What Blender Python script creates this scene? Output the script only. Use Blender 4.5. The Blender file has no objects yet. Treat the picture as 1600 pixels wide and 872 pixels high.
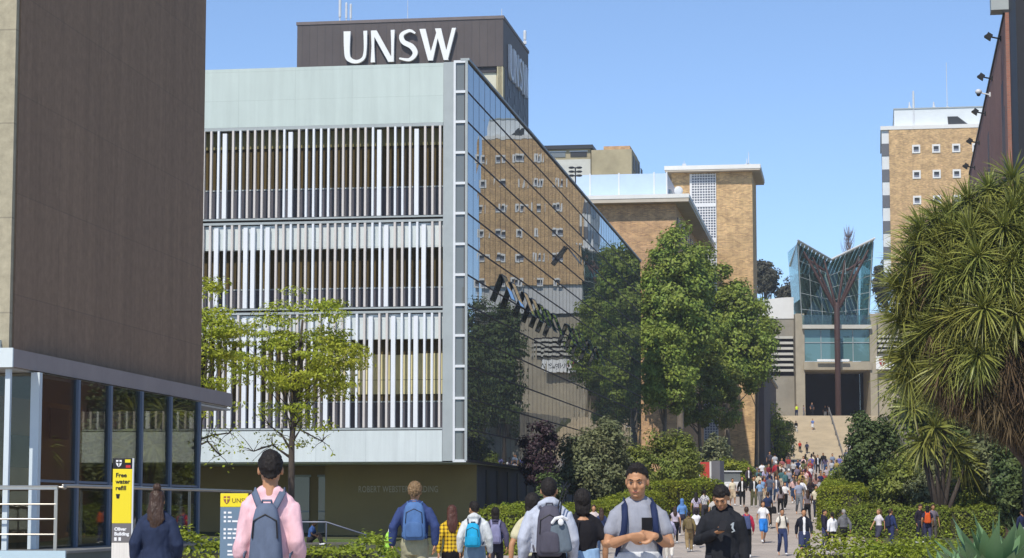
import bpy, bmesh, math, random
import numpy as np
from mathutils import Vector, Matrix, noise

random.seed(7)
RNG = np.random.default_rng(11)
R = math.radians
scene = bpy.context.scene
COL = scene.collection

# ------------------------------------------------------------------ camera
CAM_H = 1.45
F_PX = 3500.0
TH = math.atan(359.0 / F_PX)
cam_data = bpy.data.cameras.new('camera')
cam_data.sensor_width = 36.0
cam_data.lens = 36.0 * F_PX / 1600.0
cam_data.clip_start = 0.5
cam_data.clip_end = 6000
cam = bpy.data.objects.new('camera', cam_data)
cam.location = (0, 0, CAM_H)
cam.rotation_euler = (math.pi / 2 + TH, 0, 0)
COL.objects.link(cam)
scene.camera = cam

# ------------------------------------------------------------------ sky, sun, exposure
SUN_AZ, SUN_EL = R(19), R(50)          # azimuth measured from straight behind the camera towards the left
world = bpy.data.worlds.new("World")
scene.world = world
world.use_nodes = True
wn = world.node_tree.nodes
wl = world.node_tree.links
wn.clear()
sky = wn.new('ShaderNodeTexSky')
sky.sky_type = 'NISHITA'
sky.sun_disc = False
sky.sun_elevation = SUN_EL
sky.sun_rotation = math.pi + SUN_AZ
sky.altitude = 1800
sky.air_density = 0.85
sky.dust_density = 0.05
sky.ozone_density = 3.5
bg = wn.new('ShaderNodeBackground')
bg.inputs['Strength'].default_value = 0.15
wo = wn.new('ShaderNodeOutputWorld')
wl.new(sky.outputs[0], bg.inputs[0])
wl.new(bg.outputs[0], wo.inputs[0])
sun_data = bpy.data.lights.new('sun', 'SUN')
sun_data.energy = 3.7
sun_data.angle = R(0.5)
sun_data.color = (1.0, 0.94, 0.84)
sun = bpy.data.objects.new('sun', sun_data)
SUN_DIR = Vector((-math.sin(SUN_AZ) * math.cos(SUN_EL), -math.cos(SUN_AZ) * math.cos(SUN_EL), math.sin(SUN_EL)))
sun.rotation_euler = SUN_DIR.to_track_quat('Z', 'Y').to_euler()
sun.location = (-60, -60, 90)
COL.objects.link(sun)
scene.view_settings.view_transform = 'Standard'
scene.view_settings.look = 'None'
scene.view_settings.exposure = 0.24
scene.view_settings.gamma = 1.0
scene.view_settings.use_curve_mapping = False
scene.cycles.max_bounces = 8
scene.cycles.transparent_max_bounces = 12

# ------------------------------------------------------------------ measuring the photograph
CT, ST = math.cos(TH), math.sin(TH)
def W(px, py, Y):
    """world point at depth Y on the sight line through photo pixel (px, py)"""
    xr, yr = (px - 800.0) / F_PX, (436.0 - py) / F_PX
    k = Y / (CT - yr * ST)
    return Vector((xr * k, Y, CAM_H + (ST + yr * CT) * k))
def WZ(py, Y):
    return W(800, py, Y).z
def WX(px, Y, py=795):
    return W(px, py, Y).x

PROFILE = [(-80, 0.0), (0, 0.0), (40, -.1), (60, -.25), (78, -.3), (86, -.2), (95, .03), (107, .55), (113, .85), (125, 1.2),
           (147, 1.7), (172, 3.1), (212, 5.0), (268, 7.3), (288, 13.2), (330, 13.35), (420, 14), (900, 20)]
def gz(Y):
    for (a, za), (b, zb) in zip(PROFILE, PROFILE[1:]):
        if Y <= b:
            return za + (zb - za) * (Y - a) / (b - a)
    return PROFILE[-1][1]

# ------------------------------------------------------------------ materials
MATS = {}
def srgb(r, g, b):
    f = lambda c: (c / 255 / 12.92) if c <= 10 else ((c / 255 + .055) / 1.055) ** 2.4
    return (f(r), f(g), f(b))
def mat(name, color, rough=.8, var=.12, scale=3.0, bump=0.0, bscale=20.0, metal=0.0, spec=.4, stretch=(1, 1, 1), island=0.0, coat=0, sss=0):
    if name in MATS:
        return MATS[name]
    m = bpy.data.materials.new(name)
    m.use_nodes = True
    n, l = m.node_tree.nodes, m.node_tree.links
    p = n['Principled BSDF']
    p.inputs['Roughness'].default_value = rough
    p.inputs['Metallic'].default_value = metal
    p.inputs['Specular IOR Level'].default_value = spec
    p.inputs['Coat Weight'].default_value = coat
    if sss:
        p.inputs['Subsurface Weight'].default_value = sss
        p.inputs['Subsurface Radius'].default_value = (.02, .008, .004)
    tc = n.new('ShaderNodeTexCoord')
    mp = n.new('ShaderNodeMapping')
    mp.inputs['Scale'].default_value = stretch
    l.new(tc.outputs['Object'], mp.inputs[0])
    nz = n.new('ShaderNodeTexNoise')
    nz.inputs['Scale'].default_value = scale
    nz.inputs['Detail'].default_value = 6
    nz.inputs['Roughness'].default_value = .65
    l.new(mp.outputs[0], nz.inputs['Vector'])
    mr = n.new('ShaderNodeMapRange')
    mr.inputs[1].default_value = .3
    mr.inputs[2].default_value = .7
    mr.inputs[3].default_value = 1 - var
    mr.inputs[4].default_value = 1 + var
    l.new(nz.outputs[0], mr.inputs[0])
    hv = n.new('ShaderNodeHueSaturation')
    hv.inputs['Color'].default_value = (*color, 1)
    if island:
        ge = n.new('ShaderNodeNewGeometry')
        m2 = n.new('ShaderNodeMapRange')
        m2.inputs[3].default_value = 1 - island
        m2.inputs[4].default_value = 1 + island
        l.new(ge.outputs['Random Per Island'], m2.inputs[0])
        mu = n.new('ShaderNodeMath')
        mu.operation = 'MULTIPLY'
        l.new(mr.outputs[0], mu.inputs[0])
        l.new(m2.outputs[0], mu.inputs[1])
        l.new(mu.outputs[0], hv.inputs['Value'])
    else:
        l.new(mr.outputs[0], hv.inputs['Value'])
    l.new(hv.outputs[0], p.inputs['Base Color'])
    if bump:
        nb = n.new('ShaderNodeTexNoise')
        nb.inputs['Scale'].default_value = bscale
        nb.inputs['Detail'].default_value = 4
        l.new(mp.outputs[0], nb.inputs['Vector'])
        bp = n.new('ShaderNodeBump')
        bp.inputs['Strength'].default_value = 1.0
        bp.inputs['Distance'].default_value = bump
        l.new(nb.outputs[0], bp.inputs['Height'])
        l.new(bp.outputs[0], p.inputs['Normal'])
    MATS[name] = m
    return m
def brick_mat(name, c1, c2, mortar, w=.24, h=.086, msize=.012, rough=.85, var=.15, vscale=.6, offset=.5, bump=.004, streak=0.0):
    if name in MATS:
        return MATS[name]
    m = bpy.data.materials.new(name)
    m.use_nodes = True
    n, l = m.node_tree.nodes, m.node_tree.links
    p = n['Principled BSDF']
    p.inputs['Roughness'].default_value = rough
    uv = n.new('ShaderNodeUVMap')
    uv.uv_map = 'UVMap'
    b = n.new('ShaderNodeTexBrick')
    b.inputs['Scale'].default_value = 1.0
    b.inputs['Brick Width'].default_value = w
    b.inputs['Row Height'].default_value = h
    b.inputs['Mortar Size'].default_value = msize
    b.inputs['Color1'].default_value = (*c1, 1)
    b.inputs['Color2'].default_value = (*c2, 1)
    b.inputs['Mortar'].default_value = (*mortar, 1)
    b.offset = offset
    l.new(uv.outputs[0], b.inputs['Vector'])
    nz = n.new('ShaderNodeTexNoise')
    nz.inputs['Scale'].default_value = vscale
    nz.inputs['Detail'].default_value = 8
    nz.inputs['Roughness'].default_value = .7
    l.new(uv.outputs[0], nz.inputs['Vector'])
    mr = n.new('ShaderNodeMapRange')
    mr.inputs[1].default_value = .3
    mr.inputs[2].default_value = .7
    mr.inputs[3].default_value = 1 - var
    mr.inputs[4].default_value = 1 + var
    l.new(nz.outputs[0], mr.inputs[0])
    hv = n.new('ShaderNodeHueSaturation')
    l.new(b.outputs['Color'], hv.inputs['Color'])
    if streak:      # rain streaks and panel-to-panel tint
        mp = n.new('ShaderNodeMapping'); mp.inputs['Scale'].default_value = (2.2, .10, 1)
        l.new(uv.outputs[0], mp.inputs[0])
        n2 = n.new('ShaderNodeTexNoise'); n2.inputs['Scale'].default_value = 1.0; n2.inputs['Detail'].default_value = 7; n2.inputs['Roughness'].default_value = .7
        l.new(mp.outputs[0], n2.inputs['Vector'])
        m2 = n.new('ShaderNodeMapRange'); m2.inputs[1].default_value = .35; m2.inputs[2].default_value = .65; m2.inputs[3].default_value = 1 - streak; m2.inputs[4].default_value = 1 + streak * .6
        l.new(n2.outputs[0], m2.inputs[0])
        mm = n.new('ShaderNodeMath'); mm.operation = 'MULTIPLY'
        l.new(mr.outputs[0], mm.inputs[0]); l.new(m2.outputs[0], mm.inputs[1]); l.new(mm.outputs[0], hv.inputs['Value'])
    else:
        l.new(mr.outputs[0], hv.inputs['Value'])
    l.new(hv.outputs[0], p.inputs['Base Color'])
    if bump:
        bp = n.new('ShaderNodeBump')
        bp.inputs['Distance'].default_value = bump
        bp.invert = True
        l.new(b.outputs['Fac'], bp.inputs['Height'])
        l.new(bp.outputs[0], p.inputs['Normal'])
    MATS[name] = m
    return m
def mirror_glass(name, base, refl, ior, rough=.0, lo=0.0, wob=0.0):
    """coated facade glass: a dark body under a reflection that grows towards grazing angles"""
    m = bpy.data.materials.new(name)
    m.use_nodes = True
    n, l = m.node_tree.nodes, m.node_tree.links
    n.remove(n['Principled BSDF'])
    out = n['Material Output']
    d = n.new('ShaderNodeBsdfDiffuse')
    d.inputs[0].default_value = (*base, 1)
    g = n.new('ShaderNodeBsdfGlossy')
    g.inputs[0].default_value = (*refl, 1)
    g.inputs['Roughness'].default_value = rough
    fr = n.new('ShaderNodeFresnel')
    fr.inputs[0].default_value = ior
    mr = n.new('ShaderNodeMapRange')
    mr.inputs[3].default_value = lo
    l.new(fr.outputs[0], mr.inputs[0])
    mx = n.new('ShaderNodeMixShader')
    l.new(mr.outputs[0], mx.inputs[0])
    l.new(d.outputs[0], mx.inputs[1])
    l.new(g.outputs[0], mx.inputs[2])
    l.new(mx.outputs[0], out.inputs[0])
    if wob:
        tc = n.new('ShaderNodeTexCoord')
        nz = n.new('ShaderNodeTexNoise')
        nz.inputs['Scale'].default_value = .5
        nz.inputs['Detail'].default_value = 1
        l.new(tc.outputs['Object'], nz.inputs['Vector'])
        bp = n.new('ShaderNodeBump')
        bp.inputs['Distance'].default_value = wob
        l.new(nz.outputs[0], bp.inputs['Height'])
        l.new(bp.outputs[0], g.inputs['Normal'])
    MATS[name] = m
    return m
def clear_glass(name, tint, ior=1.5, lo=0.0, hi=1.0):
    """thin pane one can look through"""
    m = bpy.data.materials.new(name)
    m.use_nodes = True
    n, l = m.node_tree.nodes, m.node_tree.links
    n.remove(n['Principled BSDF'])
    out = n['Material Output']
    t = n.new('ShaderNodeBsdfTransparent')
    t.inputs[0].default_value = (*tint, 1)
    g = n.new('ShaderNodeBsdfGlossy')
    g.inputs[0].default_value = (.9, .95, .95, 1)
    g.inputs['Roughness'].default_value = 0.0
    fr = n.new('ShaderNodeFresnel')
    fr.inputs[0].default_value = ior
    mr = n.new('ShaderNodeMapRange')
    mr.inputs[3].default_value = lo
    mr.inputs[4].default_value = hi
    l.new(fr.outputs[0], mr.inputs[0])
    mx = n.new('ShaderNodeMixShader')
    l.new(mr.outputs[0], mx.inputs[0])
    l.new(t.outputs[0], mx.inputs[1])
    l.new(g.outputs[0], mx.inputs[2])
    l.new(mx.outputs[0], out.inputs[0])
    MATS[name] = m
    return m
def leaf_mat(name, color, trans=.25, island=.35, rough=.55):
    """leaf: diffuse + a little light through the blade, hue varying from leaf clump to leaf clump"""
    m = bpy.data.materials.new(name)
    m.use_nodes = True
    n, l = m.node_tree.nodes, m.node_tree.links
    p = n['Principled BSDF']
    p.inputs['Roughness'].default_value = rough
    p.inputs['Specular IOR Level'].default_value = .3
    out = n['Material Output']
    ge = n.new('ShaderNodeNewGeometry')
    mr = n.new('ShaderNodeMapRange')
    mr.inputs[3].default_value = 1 - island
    mr.inputs[4].default_value = 1 + island
    l.new(ge.outputs['Random Per Island'], mr.inputs[0])
    tc = n.new('ShaderNodeTexCoord')
    nz = n.new('ShaderNodeTexNoise')
    nz.inputs['Scale'].default_value = .7
    l.new(tc.outputs['Object'], nz.inputs['Vector'])
    m2 = n.new('ShaderNodeMapRange')
    m2.inputs[1].default_value = .3
    m2.inputs[2].default_value = .7
    m2.inputs[3].default_value = .485
    m2.inputs[4].default_value = .52
    l.new(nz.outputs[0], m2.inputs[0])
    hv = n.new('ShaderNodeHueSaturation')
    hv.inputs['Color'].default_value = (*color, 1)
    l.new(mr.outputs[0], hv.inputs['Value'])
    l.new(m2.outputs[0], hv.inputs['Hue'])
    l.new(hv.outputs[0], p.inputs['Base Color'])
    t = n.new('ShaderNodeBsdfTranslucent')
    l.new(hv.outputs[0], t.inputs[0])
    mx = n.new('ShaderNodeMixShader')
    mx.inputs[0].default_value = trans
    l.new(p.outputs[0], mx.inputs[1])
    l.new(t.outputs[0], mx.inputs[2])
    l.new(mx.outputs[0], out.inputs[0])
    MATS[name] = m
    return m

# ------------------------------------------------------------------ objects
def tag(o, label=None, cat=None, group=None, kind=None):
    if label: o['label'] = label
    if cat: o['category'] = cat
    if group: o['group'] = group
    if kind: o['kind'] = kind
    return o
def empty(name, loc=(0, 0, 0), rz=0, label=None, cat=None, group=None):
    o = bpy.data.objects.new(name, None)
    o.location = loc
    o.rotation_euler = (0, 0, rz)
    o.empty_display_size = .3
    COL.objects.link(o)
    return tag(o, label, cat, group)
class MB:
    """collects shapes and links them as ONE mesh object"""
    def __init__(s):
        s.v, s.f, s.mi, s.m = [], [], [], 0
    def add(s, vs, fs, M=None):
        k = len(s.v)
        if M is not None:
            vs = [M @ Vector(v) for v in vs]
        s.v.extend([tuple(v) for v in vs])
        s.f.extend([tuple(i + k for i in f) for f in fs])
        s.mi.extend([s.m] * len(fs))
        return s
    def box(s, x0, x1, y0, y1, z0, z1, M=None):
        vs = [(x0, y0, z0), (x1, y0, z0), (x1, y1, z0), (x0, y1, z0), (x0, y0, z1), (x1, y0, z1), (x1, y1, z1), (x0, y1, z1)]
        return s.add(vs, [(0, 3, 2, 1), (4, 5, 6, 7), (0, 1, 5, 4), (1, 2, 6, 5), (2, 3, 7, 6), (3, 0, 4, 7)], M)
    def quad(s, a, b, c, d, M=None):
        return s.add([a, b, c, d], [(0, 1, 2, 3)], M)
    def prism(s, poly, y0, y1, M=None):
        """polygon in x,z pushed from y0 to y1"""
        n = len(poly)
        vs = [(x, y0, z) for x, z in poly] + [(x, y1, z) for x, z in poly]
        fs = [tuple(range(n)), tuple(range(2 * n - 1, n - 1, -1))]
        fs += [(i, i + n, (i + 1) % n + n, (i + 1) % n) for i in range(n)]
        return s.add(vs, fs, M)
    def extrude_z(s, poly, z0, z1, M=None):
        n = len(poly)
        vs = [(x, y, z0) for x, y in poly] + [(x, y, z1) for x, y in poly]
        fs = [tuple(range(n - 1, -1, -1)), tuple(range(n, 2 * n))]
        fs += [(i, (i + 1) % n, (i + 1) % n + n, i + n) for i in range(n)]
        return s.add(vs, fs, M)
    def tube(s, pts, rad, n=8, M=None, flat=None, up=None, dome=True):
        """tapered tube along points; rad: number, list, or list of (rx, ry)"""
        pts = [Vector(p) for p in pts]
        if not isinstance(rad, (list, tuple)):
            rad = [rad] * len(pts)
        rad = [r if isinstance(r, (list, tuple)) else (r, r) for r in rad]
        ring = []
        vs, fs = [], []
        def frame(t):
            t = t.normalized()
            u0 = Vector(up) if up else (Vector((0, 1, 0)) if abs(t.y) < .9 else Vector((1, 0, 0)))
            a = u0.cross(t)
            if a.length < 1e-5:
                a = Vector((1, 0, 0)).cross(t)
            a.normalize()
            return a, t.cross(a).normalized()
        L = []
        m = len(pts)
        for i in range(m):
            t = (pts[min(i + 1, m - 1)] - pts[max(i - 1, 0)])
            a, b = frame(t)
            if i == 0 and dome:
                for q in (.35, .8):
                    L.append((pts[0] - t.normalized() * rad[0][0] * .9 * math.cos(math.asin(q)), a, b, rad[0][0] * q, rad[0][1] * q))
            L.append((pts[i], a, b, *rad[i]))
            if i == m - 1 and dome:
                for q in (.8, .35):
                    L.append((pts[i] + t.normalized() * rad[i][0] * .9 * math.cos(math.asin(q)), a, b, rad[i][0] * q, rad[i][1] * q))
        for (c, a, b, rx, ry) in L:
            for k in range(n):
                w = 2 * math.pi * k / n
                vs.append(c + a * (rx * math.cos(w)) + b * (ry * math.sin(w)))
        for i in range(len(L) - 1):
            for k in range(n):
                fs.append((i * n + k, i * n + (k + 1) % n, (i + 1) * n + (k + 1) % n, (i + 1) * n + k))
        fs.append(tuple(range(n - 1, -1, -1)))
        fs.append(tuple((len(L) - 1) * n + k for k in range(n)))
        return s.add(vs, fs, M)
    def ball(s, c, r, n=10, M=None):
        if not isinstance(r, (list, tuple)):
            r = (r, r, r)
        vs, fs = [], []
        h = n // 2 + 1
        for i in range(1, h):
            p = math.pi * i / h
            for k in range(n):
                w = 2 * math.pi * k / n
                vs.append((c[0] + r[0] * math.sin(p) * math.cos(w), c[1] + r[1] * math.sin(p) * math.sin(w), c[2] + r[2] * math.cos(p)))
        for i in range(h - 2):
            for k in range(n):
                fs.append((i * n + k, (i + 1) * n + k, (i + 1) * n + (k + 1) % n, i * n + (k + 1) % n))
        t = len(vs)
        vs += [(c[0], c[1], c[2] + r[2]), (c[0], c[1], c[2] - r[2])]
        for k in range(n):
            fs.append((t, k, (k + 1) % n))
            fs.append((t + 1, (h - 2) * n + (k + 1) % n, (h - 2) * n + k))
        return s.add(vs, fs, M)
    def mesh(s, name):
        me = bpy.data.meshes.new(name)
        me.from_pydata(s.v, [], s.f)
        if any(s.mi):
            me.polygons.foreach_set('material_index', s.mi)
        # metre-scaled coordinates for bricks and boards
        uv = me.uv_layers.new(name='UVMap')
        nl = len(me.loops)
        co = np.empty(len(me.vertices) * 3); me.vertices.foreach_get('co', co); co = co.reshape(-1, 3)
        vi = np.empty(nl, int); me.loops.foreach_get('vertex_index', vi)
        nf = len(me.polygons)
        nor = np.empty(nf * 3); me.polygons.foreach_get('normal', nor); nor = np.abs(nor.reshape(-1, 3))
        lt = np.empty(nf, int); me.polygons.foreach_get('loop_total', lt)
        ax = np.repeat(np.argmax(nor, 1), lt)
        c = co[vi]
        u = np.where(ax == 0, c[:, 1], c[:, 0])
        v = np.where(ax == 2, c[:, 1], c[:, 2])
        uv.data.foreach_set('uv', np.stack([u, v], 1).ravel().astype(np.float32))
        return me
    def build(s, name, mats, parent=None, smooth=False, loc=None):
        me = s.mesh(name)
        for m in (mats if isinstance(mats, (list, tuple)) else [mats]):
            me.materials.append(m)
        if smooth:
            me.polygons.foreach_set('use_smooth', [True] * len(me.polygons))
        o = bpy.data.objects.new(name, me)
        if loc is not None: o.location = loc
        COL.objects.link(o)
        if parent: o.parent = parent
        return o
def link_mesh(name, me, parent=None, loc=(0, 0, 0), rot=(0, 0, 0), scale=(1, 1, 1)):
    o = bpy.data.objects.new(name, me)
    o.location = loc; o.rotation_euler = rot; o.scale = scale
    COL.objects.link(o)
    if parent: o.parent = parent
    return o
def bevel(o, w=.02, seg=2):
    b = o.modifiers.new('bevel', 'BEVEL')
    b.width = w; b.segments = seg; b.limit_method = 'ANGLE'
    return o
def text_mesh(name, txt, size, mat_, parent, loc, rot=(math.pi / 2, 0, 0), depth=.004, align='LEFT', bold=0.0, sx=1.0, space=1.0):
    cu = bpy.data.curves.new(name, 'FONT')
    cu.body = txt; cu.size = size; cu.extrude = depth; cu.align_x = align; cu.offset = bold; cu.space_character = space
    cu.resolution_u = 3
    t = bpy.data.objects.new(name, cu)
    COL.objects.link(t)
    bpy.context.view_layer.update()
    me = bpy.data.meshes.new_from_object(t.evaluated_get(bpy.context.evaluated_depsgraph_get()))
    bpy.data.objects.remove(t)
    me.materials.clear(); me.materials.append(mat_)
    return link_mesh(name, me, parent, loc, rot, (sx, 1, 1))
class Fr:
    """a building's own axes: origin at a corner, local y running away from the camera at heading a"""
    def __init__(s, px, Y, a, z=0.0):
        s.x0, s.y0, s.a, s.z = WX(px, Y), Y, a, z
        s.c, s.s = math.cos(a), math.sin(a)
    def loc(s): return (s.x0, s.y0, s.z)
    def front(s, px):      # local x on the front face seen at photo column px
        k = WX(px, 1.0)
        return (k * s.y0 - s.x0) / (s.c + k * s.s)
    def side(s, px):       # local y on the side face (local x = 0)
        k = WX(px, 1.0)
        return (k * s.y0 - s.x0) / (s.s - k * s.c)
    def world(s, lx, ly, lz=0):
        return Vector((s.x0 + lx * s.c + ly * s.s, s.y0 - lx * s.s + ly * s.c, s.z + lz))
# ================================================================== ground, mall, steps
M_soil = mat('garden_soil', (.07, .075, .035), .95, .4, .5, bump=.03, bscale=6)
M_lawn = mat('lawn_green', (.10, .14, .035), .95, .3, .8, bump=.03, bscale=30)
M_pave = brick_mat('paving_stone', (.46, .40, .345), (.41, .355, .305), (.30, .26, .23), w=.6, h=.4, msize=.012, var=.22, vscale=.35, bump=.002)
M_tan = mat('tan_concrete', (.50, .42, .30), .9, .14, .5, bump=.004)
M_conc = mat('grey_concrete', (.36, .34, .29), .9, .2, .4, bump=.004)
def sheet(name, edge, m, dz, kind='structure', step=3.0):
    """strip of ground: edge(Y) gives x range; follows the ground profile"""
    Ys, xr = edge
    mb = MB()
    k = None
    vs, fs = [], []
    for i, Y in enumerate(Ys):
        a, b = xr(Y)
        vs += [(a, Y, gz(Y) + dz), (b, Y, gz(Y) + dz)]
        if i: fs.append((2 * i - 2, 2 * i - 1, 2 * i + 1, 2 * i))
    mb.add(vs, fs)
    o = mb.build(name, m)
    return tag(o, kind=kind)
sheet('ground', ([-80, 0, 40, 60, 78, 86, 95, 107, 113, 125, 147, 172, 212, 262, 267.9, 288.5, 330, 420, 900], lambda Y: (-600, 600)), M_soil, -.02)
def interp(t, Y):
    for (a, x), (b, w) in zip(t, t[1:]):
        if Y <= b: return x + (w - x) * (Y - a) / (b - a)
    return t[-1][1]
ML = [(-40, -30), (70, -30), (80, -3), (86, 1.2), (112, 6), (150, 13.2), (212, 24.6), (268, 33.3)]
MR = [(-40, 30), (20, 22), (90, 14.2), (150, 22.6), (212, 33), (268, 47)]
Ys = [-40, -10, 20, 40, 60, 70, 78, 80, 86, 95, 107, 113, 125, 147, 172, 212, 240, 267.5]
sheet('mall_paving', (Ys, lambda Y: (interp(ML, Y), interp(MR, Y))), M_pave, .012)
sheet('upper_forecourt', ([288.6, 300, 330], lambda Y: (30, 60)), M_tan, .03)
mb = MB()
NST = 38
for k in range(NST):
    y0 = 268 + k * (20.3 / NST)
    z1 = 7.32 + (k + 1) * (6.02 / NST)
    mb.box(33.2, 47, y0, y0 + 20.3 / NST + (.02 if k < NST - 1 else 0), z1 - 1.2, z1)
st = mb.build('stairway', M_tan)
tag(st, kind='structure')
tag(MB().box(48, 60, 268, 289, 7, 13.3).build('retaining_terrace', M_conc), kind='structure')

# ================================================================== louvred building with glass flank
AX = R(8.6)
f = Fr(729, 96, AX)
M_pgreen = brick_mat('pale_green_panel', (.50, .575, .545), (.485, .56, .53), (.43, .50, .47), w=2.56, h=1.29, msize=.014, offset=0, var=.06, vscale=.25, bump=.001, rough=.6, streak=.07)
M_pwhite = brick_mat('pale_panel', (.61, .66, .66), (.59, .645, .645), (.45, .50, .5), w=2.2, h=1.6, msize=.010, offset=0, var=.05, bump=0, rough=.6, streak=.10)
M_alu = mat('grey_aluminium', (.36, .395, .40), .55, .08, 1, metal=0)
M_slat = mat('white_slat', (.74, .76, .79), .5, .05, .6)
M_slatwarm = mat('cream_slat', (.62, .57, .535), .55, .08, .6)
M_curt = mat('olive_curtain', (.075, .052, .016), .9, .55, 2.2, stretch=(2.2, 1, .04))
M_greyband = mat('grey_window_lower', (.085, .075, .085), .35, .5, 1.6, stretch=(1.6, 1, .08), spec=.6)
M_blind = mat('cream_blind', (.62, .55, .30), .8, .06, 1)
M_brownwall = mat('brown_render', (.27, .20, .085), .9, .12, .5, bump=.003)
M_darkwall = mat('dark_wall', (.05, .045, .05), .8, .2, .6)
M_soffit = mat('soffit_white', (.5, .5, .48), .8, .05, 1)
M_roofgrey = mat('roof_membrane', (.3, .3, .3), .9, .1, 1)
M_glassW = mirror_glass('facade_glass', (.105, .108, .088), (.95, .97, .98), 2.7, lo=.03, wob=.0003)
M_glassC = mirror_glass('corner_glass', (.17, .185, .185), (.75, .8, .82), 1.4, lo=.02)
M_rail = mat('bronze_rail', (.07, .058, .06), .7, .1, 1, spec=.2)
M_whitealu = mat('white_aluminium', (.68, .70, .72), .45, .04, 1)
M_darkframe = mat('dark_frame', (.03, .032, .036), .5, .1, 1)
web = empty('louvred_building', f.loc(), -f.a, 'four storey campus building with white vertical louvres in front and a mirrored glass flank', 'building')
def zW(py): return WZ(py, 96)
XL, LEN = -26.0, f.side(1003)
xj0, xj1 = f.front(691), f.front(707)
MB().box(XL, xj0 - .01, 0, 60, zW(190), zW(97)).build('parapet', M_pgreen, web)
MB().box(XL, xj0 - .02, .9, 66, 3.6, zW(190) - .01).build('core_wall', M_darkwall, web)
MB().box(XL + .2, -.4, .4, LEN - .4, zW(97) - .3, zW(97) - .05).build('roof', M_roofgrey, web)
# floors: (z of screen top, z of screen bottom, spandrel or None, window zone)
levels = [(195, 335, None, (195, 335)), (345, 478, (346, 384), (384, 478)), (488, 668, (489, 528), (528, 668))]
for li, (yt, yb, sp, (w0, w1)) in enumerate(levels):
    if sp:
        MB().box(XL, xj0 - .03, .20, .88, zW(sp[1]), zW(sp[0])).build('spandrel', M_pwhite, web)
    zt, zb = zW(w0) - .004, zW(w1) + .004
    zm = zb + (zt - zb) * (.34 if li < 2 else .3)
    wb = MB().box(XL, xj0 - .03, .62, .89, zm, zt).build('window_band', M_curt, web)
    MB().box(XL, xj0 - .03, .58, .887, zb, zm - .003).build('lower_pane', M_greyband, wb)
    MB().box(XL, xj0 - .03, .54, .62, zm - .03, zm + .03).build('transom', M_alu, wb)
    if li == 0:
        MB().box(XL, xj0 - .03, .52, .88, zt - .75, zt - .006).build('head_panel', mat('olive_head', (.22, .19, .08), .9, .1, 1), wb)
    if li == 2:
        xb0 = f.front(542)
        k = 0
        x = xj0 - .06
        while x > xb0:
            MB().box(x - 1.27, x - .01, .56, .61, zW(591), zW(550 + (k * 5) % 3)).box(x - 1.27, x - .01, .565, .61, zW(614), zW(591.8)).build('blind', M_blind, wb)
            x -= 1.28; k += 1
    # vertical slats, two widths, with their brackets to the floor edge
    mb = MB(); rr = random.Random(li + 3)
    x = xj0 - .10
    i = 0
    while x > XL:
        wide = rr.random() < .2
        w = .185 if wide else .092
        z1 = zW(yt) - (.12 if wide else .0)
        mb.m = 1 if (not wide and rr.random() < .75) else 0
        mb.box(x - w, x, -.02, .17, zW(yb) + .02, z1)
        mb.m = 0
        mb.box(x - w * .5 - .02, x - w * .5 + .02, .17, .30, zW(yb) + .05, zW(yb) + .10)
        x -= .331; i += 1
    mb.build('louvre_screen', [M_slat, M_slatwarm], web)
    MB().box(XL, xj0 - .012, .0, .12, zW(yb) - .07, zW(yb)).box(XL, xj0 - .012, .06, .16, zW(yb) - .26, zW(yb) - .16).build('louvre_rail', M_alu, web)
MB().box(XL, xj0 - .02, .0, .35, zW(195), zW(190) - .005).build('louvre_head', M_alu, web)
MB().box(XL, xj0 - .012, -.04, 1.0, zW(721), zW(672)).build('base_panel', M_pwhite, web)
MB().box(xj0, xj1, -.03, 1.0, zW(720), zW(97) + .02).build('corner_column', M_alu, web)
# corner glass and its white transoms; glass flank in bands
rows = [96, 143, 190, 238, 286, 333, 381, 429, 476, 524, 572, 622, 671, 720]
mb = MB(); mt = MB()
for a, b in zip(rows, rows[1:]):
    mb.box(xj1 + .02, -.06, .05, .4, zW(b) + .03, zW(a) - .03)
for a in rows:
    mt.box(xj1 + .005, -.025, -.03, .3, zW(a) - .055, zW(a) + .055)
mt.box(xj1 + .003, xj1 + .10, -.035, .3, zW(720), zW(97))
g = mb.build('corner_glazing', M_glassC, web)
mt.build('white_transom', M_whitealu, g)
PW = 1.55
NP = int(LEN / PW)
gr = MB()
for ri, (a, b) in enumerate(zip(rows, rows[1:])):
    z0, z1 = zW(b), zW(a)
    mb = MB()
    far = NP if ri < 9 else 34
    for k in range(NP):
        d = RNG.normal(0, .0010, 4)
        y0, y1 = k * PW + .012, (k + 1) * PW - .012
        mb.quad((d[0], y0, z0 + .02), (d[1], y1, z0 + .02), (d[2], y1, z1 - .02), (d[3], y0, z1 - .02))
    mb.build('glass_band', M_glassW, web)
    gr.box(-.10, .02, .02, LEN, z1 - .03, z1 + .03)
gr.box(-.10, .05, .02, LEN, zW(720) - .06, zW(720) + .06)
for k in range(NP + 1):
    gr.box(-.1, .006, k * PW - .012, k * PW + .012, zW(720) + .06, zW(96) - .04)
gr.box(-.14, -.06, .01, LEN, zW(720) + .06, zW(96) - .06)
gr.build('glazing_frame', M_rail, web)
MB().box(-.3, .09, -.04, LEN, zW(96) + .04, zW(96) + .14).box(-.09, .02, -.045, .06, zW(720), zW(96) + .03).build('coping', M_alu, web)
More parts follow.
